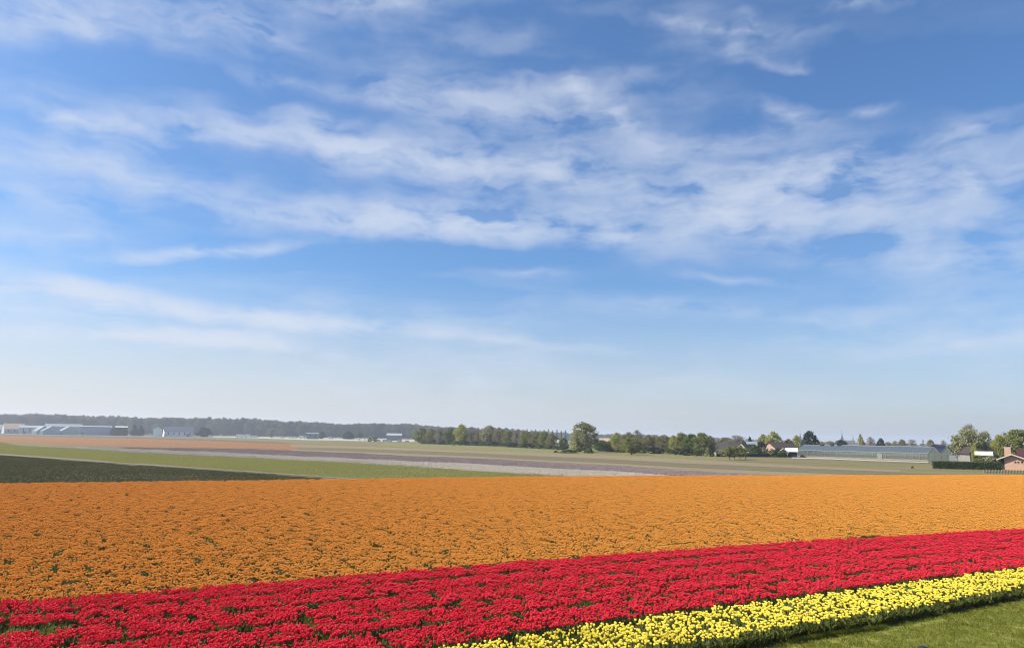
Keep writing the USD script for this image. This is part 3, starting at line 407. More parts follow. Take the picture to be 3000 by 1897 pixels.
TREES = [
 # belt of trees along the far side of the fields, left to right
 ('young_tree', 1083, 1295, 1281, 15, 'small round tree standing left of two alone before the pale field strip', None), ('young_tree', 1097, 1295.5, 1279, 16, 'small round tree standing right of two alone before the pale field strip', None),
 ('olive_tree', 1234, 1299, 1250, 40, 'olive tree at the left end of the tree belt', None), ('brown_tree', 1262, 1300, 1254, 38, 'brown budding tree second from the left end of the tree belt', None),
 ('bare_tree', 1290, 1301, 1249, 40, 'bare grey tree third from the left end of the tree belt', None), ('green_tree', 1318, 1302, 1251, 34, 'dark green tree between a bare grey and a pale olive tree in the belt', None),
 ('yellow_tree', 1350, 1303, 1244, 48, 'tallest pale olive tree of the left half of the belt', None), ('bare_tree', 1380, 1303, 1250, 40, 'bare blue grey tree right of the tallest pale olive tree in the belt', None),
 ('brown_tree', 1404, 1304, 1262, 32, 'low brown tree in the middle of the belt beside a bare grey tree', None), ('grey_tree', 1432, 1305, 1246, 50, 'grey green tree with a wide top in the middle of the tree belt', None),
 ('brown_tree', 1462, 1306, 1251, 38, 'brown tree right of the wide grey green tree in the belt', None), ('olive_tree', 1490, 1308, 1262, 38, 'low olive tree right of the middle of the tree belt', None),
 ('bare_tree', 1514, 1309, 1254, 34, 'bare tree standing just left of the row of slender tops', None), ('olive_tree', 1540, 1311, 1261, 38, 'rounded olive tree below the left end of the slender tops', None),
 ('brown_tree', 1568, 1312, 1262, 42, 'dark brown tree below the middle of the slender tops', None), ('olive_tree', 1594, 1313, 1264, 34, 'narrow olive tree near the right end of the belt', None), ('brown_tree', 1616, 1315, 1268, 30, 'dark brown tree just left of the white roof', None),
 # big solitary tree and its company
 ('grey_tree', 1713, 1324, 1237, 80, 'big round grey green tree, tallest on the field edge', None), ('yellow_tree', 1690, 1322, 1268, 42, 'yellowish tree leaning on the left foot of the big round tree', None),
 ('green_tree', 1650, 1318, 1283, 30, 'low green tree below the white roof', None),
 ('bush', 1668, 1326.5, 1315, 54, 'wide low dark bush left of the foot of the big round tree', None), ('bush', 1724, 1327, 1311, 28, 'round dark bush at the right foot of the big round tree', None),
 ('green_tree', 1760, 1321, 1288, 44, 'dense green tree right of the big round tree, below the tan roof', None), ('green_tree', 1785, 1321, 1291, 34, 'low dark green tree between the tan roof and the yellow tree', None),
 ('yellow_tree', 1806, 1322, 1268, 42, 'yellow green tree right of the tan roof', None), ('brown_tree', 1840, 1324, 1265, 44, 'brown tree behind the tree with the shaded foot', None),
 ('olive_tree', 1850, 1331, 1279, 62, 'spreading olive tree out in the field with a dark shadow at its foot', None), ('bare_tree', 1868, 1322, 1259, 38, 'bare tree with tall grey twigs above the spreading olive tree', None),
 ('brown_tree', 1900, 1325, 1272, 46, 'brown bare looking tree left of the dark rounded bush', None), ('dark_bush', 1920, 1328, 1308, 44, 'dark rounded bush in front of the brown trees', None), ('brown_tree', 1944, 1327, 1273, 46, 'brown tree right above the dark rounded bush', None),
 ('yellow_tree', 1974, 1329, 1277, 34, 'yellow green tree at the left end of the dense green clump', None), ('olive_tree', 1998, 1331, 1268, 46, 'tall olive tree in the left half of the dense green clump', None), ('green_tree', 2028, 1333, 1270, 46, 'green tree in the middle of the dense green clump', None),
 ('olive_tree', 2056, 1334, 1265, 50, 'tallest olive tree at the right of the dense green clump', None), ('brown_tree', 2083, 1334, 1275, 36, 'brownish tree at the right end of the dense green clump', None),
 ('dark_bush', 1984, 1331.5, 1312, 26, 'dark bush under the yellow green tree of the dense clump', None), ('dark_bush', 2012, 1333.5, 1313, 26, 'dark bush under the middle of the dense clump', None), ('bush', 2040, 1335, 1314, 24, 'green bush under the tallest olive tree of the dense clump', None), ('grey_bush', 2074, 1336.5, 1310, 15, 'narrow pale green bush at the right foot of the dense clump', None), ('dark_bush', 2086, 1336.5, 1316, 14, 'small dark bush touching the white walled farmhouse', None),
 ('bush', 1880, 1327, 1312, 30, 'green bush left of the dark rounded bush', None), ('bush', 1960, 1329, 1313, 26, 'green bush between the dark rounded bush and the dense green clump', None), ('dark_bush', 1820, 1324.5, 1311, 30, 'dark bush at the foot of the yellow green tree', None), ('dark_bush', 1786, 1323, 1310, 34, 'low dark bush below the tan roof', None), ('brown_tree', 1924, 1325, 1274, 40, 'brown tree directly behind the dark rounded bush', None), ('bush', 1694, 1322, 1309, 26, 'green bush between the feet of the big round tree and its yellowish neighbour', 300),
 # round the farmhouses
 ('bare_tree', 2160, 1320, 1272, 62, 'bare purplish tree behind the farmhouses', 330), ('brown_tree', 2125, 1320, 1280, 60, 'brown bare tree behind the thatched farmhouse roof', 340), ('dark_conifer', 2198, 1320, 1282, 22, 'small dark evergreen against the sky behind the farmhouses', 340),
 ('grey_bush', 2120, 1337, 1316, 34, 'grey green bush in front of the thatched farmhouse', None), ('green_tree', 2178, 1325, 1290, 24, 'low green tree between the farmhouses', 270), ('bush', 2212, 1337, 1303, 30, 'green bush right of the white gable edge', None), ('evergreen_tree', 2232, 1338, 1291, 36, 'dark evergreen between the white gable edge and the brown roofed house', 262), ('grey_bush', 2240, 1337.5, 1309, 24, 'pale green bush before the dark evergreen', None), ('bush', 2263, 1338, 1314, 28, 'green bush in front of the pink gable', None),
 ('bush', 2290, 1338.5, 1318, 30, 'low green bush beside the small white gable', None), ('dark_bush', 2278, 1336, 1312, 18, 'dark round bush under the brown roof', 258),
 ('yellow_tree', 2236, 1325, 1273, 40, 'thin pale yellow tree left of the big yellow poplar', 330), ('yellow_tree', 2268, 1325, 1267, 58, 'big pale yellow poplar behind the brown roofed house', 320), ('bronze_tree', 2312, 1325, 1287, 40, 'bronze tree right of the brown roof', 320), ('yellow_tree', 2336, 1325, 1276, 40, 'yellow tree just left of the big dark evergreen', 320),
 ('evergreen_tree', 2374, 1330, 1262, 52, 'big dark domed evergreen rising above the greenhouse', 300),
 # skyline behind the long greenhouse
 ('grey_tree', 2405, 1305, 1292, 32, 'low grey tree right of the big dark evergreen', 520), ('grey_tree', 2432, 1305, 1291, 28, 'low grey tree left of the church steeple', 560), ('evergreen_tree', 2466, 1306, 1287, 42, 'dark evergreen mound at the foot of the church steeple', 420),
 ('yellow_tree', 2522, 1306, 1273, 20, 'slender yellow poplar on the skyline', 470), ('bronze_tree', 2530, 1306, 1290, 16, 'bronze tree at the foot of the slender yellow poplar', 430), ('bare_tree', 2552, 1306, 1279, 30, 'bare grey tree right of the slender yellow poplar', 520), ('evergreen_tree', 2581, 1306, 1283, 26, 'round dark tree on the skyline above the middle of the greenhouse', 420),
 ('brown_tree', 2603, 1306, 1293, 22, 'low brown tree right of the round dark tree', 480), ('grey_tree', 2622, 1306, 1291, 22, 'pale grey tree in the middle of the greenhouse skyline', 560), ('olive_tree', 2644, 1306, 1287, 28, 'olive tree on the skyline left of a bare purplish one', 470), ('bare_tree', 2673, 1307, 1285, 34, 'bare purplish tree on the skyline above the greenhouse end', 500),
 ('slender_tree', 2705, 1307, 1289, 16, 'small pointed tree on the skyline near the greenhouse end', 470), ('grey_tree', 2727, 1307, 1287, 24, 'grey tree on the skyline above the navy roof', 500), ('bare_tree', 2765, 1307, 1289, 24, 'bare tree on the skyline left of the great willow', 480),
 # great trees at the right
 ('bare_tree', 2846, 1345, 1237, 62, 'bare twiggy treetop rising above the great rounded tree', 232), ('grey_tree', 2838, 1352, 1257, 108, 'great rounded grey green tree behind the glass gables', 196), ('grey_tree', 2888, 1352, 1264, 56, 'green grey tree on the right side of the great rounded tree', 210), ('brown_tree', 2812, 1345, 1278, 50, 'brown tree at the left foot of the great rounded tree', 212),
 ('yellow_tree', 2930, 1350, 1276, 56, 'yellowish tree between the two great trees', 200), ('olive_tree', 2990, 1355, 1255, 112, 'great olive tree behind the brick house at the right edge', 196), ('brown_tree', 2952, 1352, 1267, 70, 'brownish tree behind the brick chimney', 204),
 ('yellow_tree', 2857, 1345, 1303, 28, 'bright green small tree left of the white shed', 184), ('dark_conifer', 2888, 1345, 1298, 34, 'dark evergreen behind the white shed', 186),
 ('olive_bush', 2868, 1362, 1331, 46, 'olive bush above the clipped hedge', 164), ('grey_bush', 2906, 1364, 1336, 44, 'pale grey bush beside the brick house', 162),
 ('dark_bush', 2673, 1371, 1364, 7, 'single small dark bush alone in the stubble', None), ('dark_bush', 1629, 1325, 1319, 12, 'small dark heap of scrub left of the wide low bush', None),
]
for k in range(12):
    w_ = 1518 + k * 12.6
    TREES.append(('slender_tree', w_, 1306, 1256 + [0, 3, 1, 4, 2, 5, 3, 2, 5, 4, 6, 5][k], 15, ['leftmost slender pointed treetop of the row above the belt', 'second slender pointed treetop from the left of the row above the belt', 'third slender pointed treetop from the left of the row', 'fourth slender pointed treetop from the left of the row', 'fifth slender pointed treetop from the left of the row', 'sixth slender pointed treetop from the left of the row', 'sixth slender pointed treetop from the right of the row', 'fifth slender pointed treetop from the right of the row', 'fourth slender pointed treetop from the right of the row, above the white roof', 'third slender pointed treetop from the right, above the white roof', 'second slender pointed treetop from the right of the row', 'rightmost slender pointed treetop of the row, left of the big round tree'][k], 620))
for i, (x, b_, k_) in enumerate([(1246, 1299.5, 'bush'), (1276, 1300.5, 'dark_bush'), (1304, 1301.5, 'dark_bush'), (1334, 1303, 'bush'), (1362, 1303.8, 'dark_bush'), (1392, 1304.4, 'dark_bush'), (1418, 1305.3, 'bush'), (1448, 1306.5, 'dark_bush'), (1476, 1308, 'bush'), (1504, 1309.5, 'dark_bush'), (1528, 1311, 'bush'), (1554, 1312.3, 'dark_bush'), (1582, 1313.6, 'bush'), (1606, 1314.8, 'bush'), (1630, 1317, 'bush')]):
    TREES.append((k_, x, b_, b_ - 14, 30, f'{["leftmost", "second", "third", "fourth", "fifth", "sixth", "seventh", "middle", "seventh from right", "sixth from right", "fifth from right", "fourth from right", "third from right", "second from right", "rightmost"][i]} low {"dark " if "dark" in k_ else "green "}bush along the foot of the tree belt', None))
for k_, x, b_, t_, w_, lab, D in TREES:
    tree(k_, x, b_, t_, w_, lab, D)
for i, (x, b_, t_, w_) in enumerate([(2138, 1346.5, 1306, 34), (2153, 1346, 1308, 32), (2168, 1345.5, 1307, 34), (2184, 1345, 1312, 30)]):
    tree('young_tree', x, b_, t_, w_, ['leftmost', 'second from the left', 'third from the left', 'rightmost'][i] + ' of four small trees standing out in the field', None, 'four small trees in the field')

r = np.random.default_rng(641)
for k in range(26): # the belt is two trees deep
    x = 1226 + k * 16.2; tree(['brown_tree', 'olive_tree', 'bare_tree', 'green_tree'][int(r.integers(4))], x + r.uniform(-5, 5), 1303, np.interp(x, [1226, 1300, 1400, 1640], [1256, 1255, 1256, 1270]) + r.uniform(-2, 6), r.uniform(26, 42), 'indistinct tree in the back row of the tree belt, seen through gaps', np.interp(x, [1226, 1640], [590, 410]), 'back row of the tree belt')
for k in range(14):
    x = 1790 + k * 21.5; tree(['brown_tree', 'grey_tree', 'brown_tree', 'olive_tree'][int(r.integers(4))], x + r.uniform(-5, 5), 1303, np.interp(x, [1790, 2090], [1277, 1285]) + r.uniform(-3, 4), r.uniform(34, 48), 'indistinct tree in the back row behind the spreading tree and the dense clump', np.interp(x, [1790, 2090], [370, 310]), 'back row right of the big tree')

# far wood
path = '/World/far_wood'; UsdGeom.PointInstancer.Define(stage, path); protos = []
wood_leaf = [leafy('wood_brown', (0.12, 0.09, 0.06), (0.23, 0.175, 0.12), .3), leafy('wood_green', (0.12, 0.13, 0.05), (0.22, 0.22, 0.09), .3), leafy('wood_dark', (0.05, 0.058, 0.035), (0.09, 0.095, 0.055), .2)]
for i in range(6):
    cr, tr = crown_and_trunk(700 + i, 'round', 60, 34, .034, False, .12); p_ = UsdGeom.Xform.Define(stage, f'{path}/wood_tree_{i}')
    usdkit.mesh(stage, f'{path}/wood_tree_{i}/crown', cr, wood_leaf[i % 3]); usdkit.mesh(stage, f'{path}/wood_tree_{i}/trunk', tr, bark); protos.append(p_.GetPath())
prof = np.array([(-500, 1200), (0, 1212), (100, 1211), (200, 1216), (300, 1218), (420, 1223), (600, 1222), (680, 1226), (740, 1225), (820, 1232), (900, 1235), (1000, 1241), (1090, 1238), (1200, 1241), (1250, 1245), (1300, 1250), (1480, 1254), (1560, 1261), (1700, 1269), (1900, 1273), (2100, 1281), (2200, 1286), (2350, 1293), (2600, 1298), (3000, 1302), (3400, 1308)])
r = np.random.default_rng(720); pos, sc, idx = [], [], []
for row, D0 in enumerate([1330, 1380, 1440, 1500]):
    for x in np.arange(-480, 3380, 9.5):
        D = D0 + r.uniform(-25, 25) + (400 if x > 1560 else 0); x_ = x + r.uniform(-5, 5); g = out(x_, 1285, D)[:2]; q = ray(x_, np.interp(x_, prof[:, 0], prof[:, 1]) + r.uniform(-2, 5)); dist = math.hypot(*g)
        h = EYE[2] + q[2] * dist / math.hypot(q[0], q[1])
        if h < 3: continue
        w = min(h * r.uniform(.7, 1.15), 24); pos.append([*g, 0]); h *= r.uniform(.93, 1.02); sc.append([w, w, h]); idx.append(int(np.clip(.2 + 2.6 * meshkit.noise(np.array([x * .02, row * .5, 1.0]), 2) + r.normal(0, .55), 0, 2.99)) + 3 * int(r.integers(2)))
tag(instancer(path, protos, pos, idx, r.uniform(0, 6.3, len(pos)), sc), 'long hazy wood of bare brown and green trees along the horizon', 'wood', kind='stuff')

# ---------------------------------------------------------------- buildings
def mat(n, c, c2=None, sc=1.5, **k): return look(n, c, c2 or tuple(x * 1.2 for x in c), sc, **k)
B = {'white': mat('white_wall', (.62, .62, .58)), 'cream': mat('cream_wall', (.5, .47, .40)), 'bluegrey': mat('blue_grey_cladding', (.27, .30, .335)), 'greyroof': mat('grey_blue_roof', (.15, .18, .20)), 'darkroof': mat('dark_brown_roof', (.036, .027, .026)), 'thatch': mat('thatch', (.055, .05, .042)), 'slate': mat('slate_blue_roof', (.045, .055, .085)),
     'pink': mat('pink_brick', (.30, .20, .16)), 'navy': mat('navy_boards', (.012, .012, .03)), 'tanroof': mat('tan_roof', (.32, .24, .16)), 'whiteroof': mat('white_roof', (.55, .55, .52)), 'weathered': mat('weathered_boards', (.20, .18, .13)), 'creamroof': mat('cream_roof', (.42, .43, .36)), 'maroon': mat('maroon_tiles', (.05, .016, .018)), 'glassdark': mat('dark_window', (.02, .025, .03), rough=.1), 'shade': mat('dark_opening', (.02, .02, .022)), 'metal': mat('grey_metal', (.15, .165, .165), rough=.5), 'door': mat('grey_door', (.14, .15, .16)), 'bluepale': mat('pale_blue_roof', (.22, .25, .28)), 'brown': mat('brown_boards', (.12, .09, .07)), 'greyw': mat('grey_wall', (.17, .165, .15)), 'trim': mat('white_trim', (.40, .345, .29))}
glass_roof = glassy('greenhouse_roof_glass', (.075, .095, .115), .2, .35); glass_wall = glassy('greenhouse_wall_glass', (.11, .13, .115), .3); glass_green = glassy('green_greenhouse_glass', (.20, .26, .25), .25)
def gable(L, W, eave, ridge, over=0.3, thick=0.18):
    """walls with two gables (ridge along x) and two roof slabs, footprint centred"""
    a, b = L / 2, W / 2
    wall = trimesh.Trimesh([[x, y, z] for x in (-a, a) for y, z in ((-b, 0), (b, 0), (b, eave), (0, ridge - thick * .5), (-b, eave))], [[0, 2, 1], [0, 3, 2], [0, 4, 3], [5, 6, 7], [5, 7, 8], [5, 8, 9], [0, 5, 9], [0, 9, 4], [1, 2, 7], [1, 7, 6], [4, 9, 8], [4, 8, 3], [3, 8, 7], [3, 7, 2]], process=False)
    s = (ridge - eave) / b; roofs = []
    for sg in (-1, 1):
        y1 = sg * (b + over); z1 = eave - s * over + .02; x = a + over
        P = [[-x, 0, ridge + .02], [x, 0, ridge + .02], [x, y1, z1], [-x, y1, z1]]; V = np.array(P + [[p[0], p[1], p[2] + thick] for p in P])
        m = trimesh.Trimesh(V, [[0, 1, 2], [0, 2, 3], [4, 6, 5], [4, 7, 6], [0, 4, 5], [0, 5, 1], [1, 5, 6], [1, 6, 2], [2, 6, 7], [2, 7, 3], [3, 7, 4], [3, 4, 0]], process=False); m.fix_normals(); roofs.append(m)
    return wall, roofs
def at(px, base, D=None):
    g = ground(px, base)[:2] if D is None else out(px, base, D)[:2]; return g, math.hypot(*g)
def tall(px, py, dist): q = ray(px, py); return EYE[2] + q[2] * dist / math.hypot(q[0], q[1])
def house(name, label, cat_, px, base, width, eave_y, ridge_y, depth, wall, roof, D=None, turn=0.0, end_on=False, windows=0, door=None, over=.3, wmat='glassdark', chim=None, roof_name='roof'):
    """a gabled building as wide as it looks, its long side (or its gable, end_on) towards the viewer, turned a little"""
    g, dist = at(px, base, D); w = across(px, base, width, dist); e, rdg = tall(px, eave_y, dist), tall(px, ridge_y, dist); f = math.atan2(g[0], g[1])
    L, W = (depth, w) if end_on else (w, depth); c = g + np.array([math.sin(f), math.cos(f)]) * (depth / 2)
    t = thing(name, label, cat_, (*c, 0), -f + turn + (math.pi / 2 if end_on else 0)); wl, rf = gable(L, W, e, max(rdg, e + .3), over)
    obj('wall', wl, B[wall], t); [obj(roof_name, q, B[roof] if isinstance(roof, str) else roof, t) for q in rf]
    front = -L / 2 if end_on else -W / 2; span = w
    def on(n, m, u0, u1, z0, z1, d=.06):
        b = box(u0, u1, front - d, front + .02, z0, z1) if not end_on else box(front - d, front + .02, -u1, -u0, z0, z1); return obj(n, b, m, t)
    for i in range(windows):
        u = span * (-.5 + (i + .7) / (windows + .4)); on('window', B[wmat], u - min(.7, span * .06), u + min(.7, span * .06), e * .38, e * .8)
    if door is not None: on('door', B['door'], span * door - min(1.6, span * .07), span * door + min(1.6, span * .07), 0, min(e * .85, 3.5))
    if end_on and 'edged' in label:
        for sg in (-1, 1): obj('bargeboard', tube([[-L / 2 - over - .08, 0, max(rdg, e + .3) + .12], [-L / 2 - over - .08, sg * (W / 2 + over), e - (max(rdg, e + .3) - e) / (W / 2) * over + .12]], .22), B['trim'], t)
    if chim: obj('chimney', box(L * chim - .4, L * chim + .4, -.3, .3, rdg - .3, rdg + 1.0), B['darkroof'], t)
    return t
# left: glasshouses and sheds below the wood
house('barn', 'grey barn with a pale ridge at the left edge below the wood', 'barn', 38, 1268, 62, 1256, 1240, 22, 'bluegrey', 'tanroof', 1050, .15, False, 3, .2)
house('shed', 'white walled hall with a bright pale roof right of the grey barn', 'hall', 96, 1268.5, 84, 1252, 1246, 18, 'cream', 'bluepale', 1025, 0, False, 4, -.3)
house('greenhouse', 'small blue glass house cut by the left edge of the picture', 'greenhouse', 2, 1269, 50, 1256, 1243, 20, 'bluegrey', 'bluepale', 1075, 0, False, 2)
house('shed', 'long blue grey windowless shed right of the glass gables', 'shed', 280, 1269.5, 92, 1249.5, 1247, 30, 'bluegrey', 'bluepale', 962, 0, False, 0, -.42, over=.5)
house('hall', 'long low hall roof behind the glass gables', 'hall', 185, 1266, 110, 1249, 1241, 30, 'bluegrey', 'greyroof', 1150, 0, False, 0)
def glasshouse(label, px, base, spans, span_w, length, eave_y, ridge_y, D, turn, gm, rm, bars=2.0, name='greenhouse', doors=True):
    """spans side by side, gables towards the viewer: glass walls and roofs, gutters, ridges, bars and a door"""
    g, dist = at(px, base, D); e, rg = tall(px, eave_y, dist), tall(px, ridge_y, dist); f = math.atan2(g[0], g[1]); t = thing(name, label, 'greenhouse', (*g, 0), -f + turn); n = spans; w = n * span_w
    for k in range(n):
        x0 = -w / 2 + k * span_w; x1, xm = x0 + span_w, x0 + span_w / 2
        obj('gable_glass', trimesh.Trimesh([[x0, 0, 0], [x1, 0, 0], [x1, 0, e], [xm, 0, rg], [x0, 0, e]], [[0, 1, 2], [0, 2, 4], [4, 2, 3]], process=False), gm, t)
        for a_, b_ in ((x0, xm), (xm, x1)):
            za, zb = (e, rg) if a_ == x0 else (rg, e)
            obj('roof_glass', trimesh.Trimesh([[a_, 0, za], [b_, 0, zb], [b_, length, zb], [a_, length, za]], [[0, 1, 2], [0, 2, 3]], process=False), rm, t)
        obj('ridge', tube([[xm, -.03, rg + .05], [xm, length, rg + .05]], .07), B['metal'], t)
        obj('gable_frame', cat([tube([[x0, -.04, e], [xm, -.04, rg]], .06), tube([[xm, -.04, rg], [x1, -.04, e]], .06), tube([[x0, -.04, e], [x1, -.04, e]], .05), tube([[xm, -.04, 0], [xm, -.04, rg]], .035)]), B['metal'], t)
    for k in range(n + 1):
        x = -w / 2 + k * span_w; obj('gutter', tube([[x, -.05, e], [x, length, e]], .09), B['metal'], t); obj('post', tube([[x, -.05, 0], [x, -.05, e]], .06), B['metal'], t)
    for x in (-w / 2, w / 2):
        obj('side_glass', trimesh.Trimesh([[x, 0, 0], [x, length, 0], [x, length, e], [x, 0, e]], [[0, 1, 2], [0, 2, 3]], process=False), gm, t)
    if bars:
        q = [tube([[x, y, 0], [x, y, e]], .04) for x in (-w / 2 - .03, w / 2 + .03) for y in np.arange(bars, length, bars)] + [tube([[-w / 2 + k * span_w, y, e + .02], [-w / 2 + (k + .5) * span_w, y, rg + .04], [-w / 2 + (k + 1) * span_w, y, e + .02]], .03, 3) for k in range(n) for y in np.arange(bars, length, bars)]
        obj('glazing_bar', cat(q), B['metal'], t, kind='stuff')
    obj('crop_bench', cat([box(-w / 2 + k * span_w + .4, -w / 2 + (k + 1) * span_w - .4, 1, length - 1, 0, .9) for k in range(n)]), F['green'], t)
    if doors: obj('door', box(-1.0, 1.0, -.12, -.02, 0, min(2.4, e * .9)), B['door'], t)
    return t
glasshouse('pale green glass house with two gables among the sheds at the left', 178, 1270.5, 2, 19.5, 40, 1262, 1247.5, 950, .1, glass_green, glassy('pale_glass', (.25, .29, .30), .15), 0)
glasshouse('teal glass house with one wide gable left of the blue grey shed', 130, 1270.5, 1, 18, 40, 1262, 1246.5, 987, .15, glass_green, '/World/Looks/pale_glass', 0)
house('shed', 'open white roofed shelter with dark bays right of the long blue grey shed', 'shed', 354, 1269.5, 36, 1251, 1248, 12, 'shade', 'creamroof', 975, 0, False, 2)
house('hall', 'farm hall with a slate blue roof and low white wall below the wood', 'hall', 522, 1271.5, 86, 1263, 1250, 24, 'white', 'slate', 950, .1, False, 5, .3, over=.8)
house('shed', 'white gabled shed at the left end of the slate roofed hall', 'shed', 461, 1271, 26, 1256, 1249, 14, 'white', 'bluepale', 931, 0, True)
house('hall', 'pale blue roofed hall behind the white posts near the end of the pale field', 'hall', 1155, 1281, 44, 1275, 1269, 20, 'greyw', 'bluepale', 830, 0, False, 0)
house('hall', 'green sheet hall beside a white van below the wood', 'hall', 916, 1276, 36, 1270, 1267, 14, 'metal', glass_green, 880, 0, False, 2)
for x, b_, t_, w_, lab, k_ in [(332, 1270, 1252, 22, 'dark tree at the right end of the long blue grey shed', 'evergreen_tree'), (364, 1270, 1254, 20, 'dark tree in front of the open shelter', 'evergreen_tree'), (392, 1270, 1244, 26, 'green conifer right of the open shelter', 'dark_conifer'), (412, 1270, 1247, 26, 'green conifer left of the white gabled shed', 'dark_conifer'), (600, 1272, 1250, 44, 'dark tree right of the slate roofed hall', 'evergreen_tree'), (795, 1275, 1252, 30, 'grey bare tree right of the row of white vans', 'bare_tree'), (940, 1279, 1262, 26, 'green tree right of the green hall', 'green_tree'), (1020, 1281, 1262, 30, 'dark green tree left of the white post pair', 'evergreen_tree'), (1050, 1282, 1264, 24, 'green tree beside the white post pair', 'green_tree')]:
    tree(k_, x, b_, t_, w_, lab, 960)
# vans and cars parked below the wood
rubber = look('tyre', (.02, .02, .02)); van_white = look('van_paint', (.55, .55, .55), rough=.4)
def van(label, px, base, h_px, D, cat_='van', L=5.4, col=van_white, first=[]):
    g, dist = at(px, base, D); h = h_px / FPX * dist; f = math.atan2(g[0], g[1]); s = h / 2.4
    if first: return copy(first[0], 'parked_van', label, cat_, (*g, 0), -f, (s, s, s), 'vans parked below the wood')
    t = thing('parked_van', label, cat_, (*g, 0), -f, (s, s, s), 'vans parked below the wood'); first.append(t)
    prof_ = Polygon([(-2.7, .4), (2.6, .4), (2.7, 1.0), (2.45, 1.25), (1.7, 2.2), (1.5, 2.4), (-2.6, 2.4), (-2.7, 2.2)]); b = trimesh.creation.extrude_polygon(prof_, 2.0, engine='earcut'); b.apply_transform(trimesh.transformations.rotation_matrix(math.pi / 2, [1, 0, 0])); b.apply_translation((0, 1.0, 0)); obj('body', b, van_white, t)
    obj('windscreen', trimesh.Trimesh([[2.44, -.85, 1.3], [2.44, .85, 1.3], [1.76, .85, 2.18], [1.76, -.85, 2.18]] + np.array([.03, 0, .02]), [[0, 1, 2], [0, 2, 3]], process=False), B['glassdark'], t)
    obj('window', box(.7, 1.7, -1.03, -1.0, 1.35, 2.0), B['glassdark'], t)
    for x in (-1.7, 1.7):
        for y in (-.95, .95):
            w = trimesh.creation.cylinder(.38, .24, sections=14); w.apply_transform(trimesh.transformations.rotation_matrix(math.pi / 2, [1, 0, 0])); w.apply_translation((x, y, .38)); obj('wheel', w, rubber, t)
    return t
for x, b_, h_, lab in [(703, 1273.5, 9, 'leftmost white van of the row of five below the wood'), (714, 1273.5, 7, 'second white van of the row of five below the wood'), (729, 1274, 9, 'middle white van of the row of five below the wood'), (742, 1274, 6, 'fourth white van of the row of five below the wood'), (750, 1274, 6, 'rightmost white van of the row of five below the wood'), (617, 1274, 5, 'single low white van right of the slate roofed hall'), (828, 1274, 5, 'leftmost of four pale vans between the bare tree and the green hall'), (1050, 1274, 5, 'second of four pale vans between the bare tree and the green hall'), (853, 1274.5, 5, 'third of four pale vans between the bare tree and the green hall'), (866, 1274.5, 5, 'rightmost of four pale vans between the bare tree and the green hall'), (887, 1276, 8, 'white van touching the left end of the green hall'), (970, 1278, 6, 'lone bright white van in the middle of the wood edge'), (1108, 1283, 6, 'leftmost white van right of the two small round trees'), (1128, 1283.5, 6, 'second white van right of the two small round trees'), (1143, 1284, 6, 'third white van right of the two small round trees'), (1171, 1285, 6, 'fourth white van right of the two small round trees'), (1193, 1286, 5, 'rightmost white van left of the tree belt')]:
    van(lab, x, b_, h_, 950 if x < 1100 else 640)
for x, lab in [(1054, 'left of the pair of short white posts by the pale field'), (1069, 'right of the pair of short white posts by the pale field')]:
    g, dist = at(x, 1283, 700); t = thing('white_post', lab, 'post', (*g, 0)); obj('shaft', box(-.5, .5, -.3, .3, 0, 2.6), van_white, t); obj('cap', box(-.65, .65, -.45, .45, 2.6, 2.9), van_white, t)
# roofs among the belt
house('house', 'house with a bright white roof seen between the belt and the big round tree', 'house', 1641, 1312, 30, 1296, 1289, 12, 'white', 'whiteroof', 400, 0, False, 3)
house('house', 'house with a tan roof between the big round tree and the yellow tree', 'house', 1772, 1316, 30, 1297, 1284, 12, 'cream', 'tanroof', 350, 0, False, 3)
# farmhouses
house('farmhouse', 'farmhouse with a grey thatched roof and white wall left of the four small trees', 'farmhouse', 2110, 1336, 42, 1322, 1299, 8, 'greyw', 'thatch', 262, .25, False, 3, .2)
house('farmhouse', 'farmhouse with a dark brown roof and white dormer front behind the four small trees', 'farmhouse', 2146, 1330, 40, 1309, 1297, 9, 'cream', 'darkroof', 276, -.1, False, 3, 0)
house('farmhouse', 'farmhouse with a white edged gable right of the four small trees', 'farmhouse', 2193, 1335, 44, 1322, 1302, 9, 'greyw', 'thatch', 258, -.5, True, 2, over=.35)
house('hall', 'grey blue roofed hall behind the white edged gable', 'hall', 2206, 1325, 44, 1304, 1294, 12, 'greyw', 'greyroof', 300, 0, False, 3)
house('farmhouse', 'house with a long dark brown roof and pink gable left of the greenhouse', 'farmhouse', 2286, 1334, 72, 1313, 1297, 9, 'pink', 'darkroof', 266, .5, False, 4, .3, chim=.3)
house('shed', 'small shed with a bright white roof and navy boarded front against the greenhouse', 'shed', 2320, 1337.5, 30, 1322, 1313, 6, 'navy', 'whiteroof', 254, .0, False, 0, None, over=.4)
house('shed', 'little white edged gable hut left of the navy shed', 'shed', 2296, 1337.5, 26, 1325, 1314, 5, 'greyw', 'thatch', 253, 0, True, 1, None, over=.2)
g0, d0 = at(2210, 1338, None)
t = thing('board_fence', 'low black board fence along the gardens of the farmhouses', 'fence', (*ground(2215, 1337.8)[:2], 0)); A_, C_ = ground(2100, 1336.8)[:2] - ground(2215, 1337.8)[:2], ground(2306, 1338.4)[:2] - ground(2215, 1337.8)[:2]
n_ = 40
for k in range(n_):
    p0, p1 = A_ + (C_ - A_) * k / n_, A_ + (C_ - A_) * (k + .93) / n_; d_ = (p1 - p0) / np.linalg.norm(p1 - p0); nn = np.array([-d_[1], d_[0]]) * .03; q = np.array([p0 - nn, p1 - nn, p1 + nn, p0 + nn])
    obj('board', trimesh.creation.extrude_polygon(Polygon(q), .95 + .05 * ((k * 7) % 3), engine='earcut'), B['navy'], t)
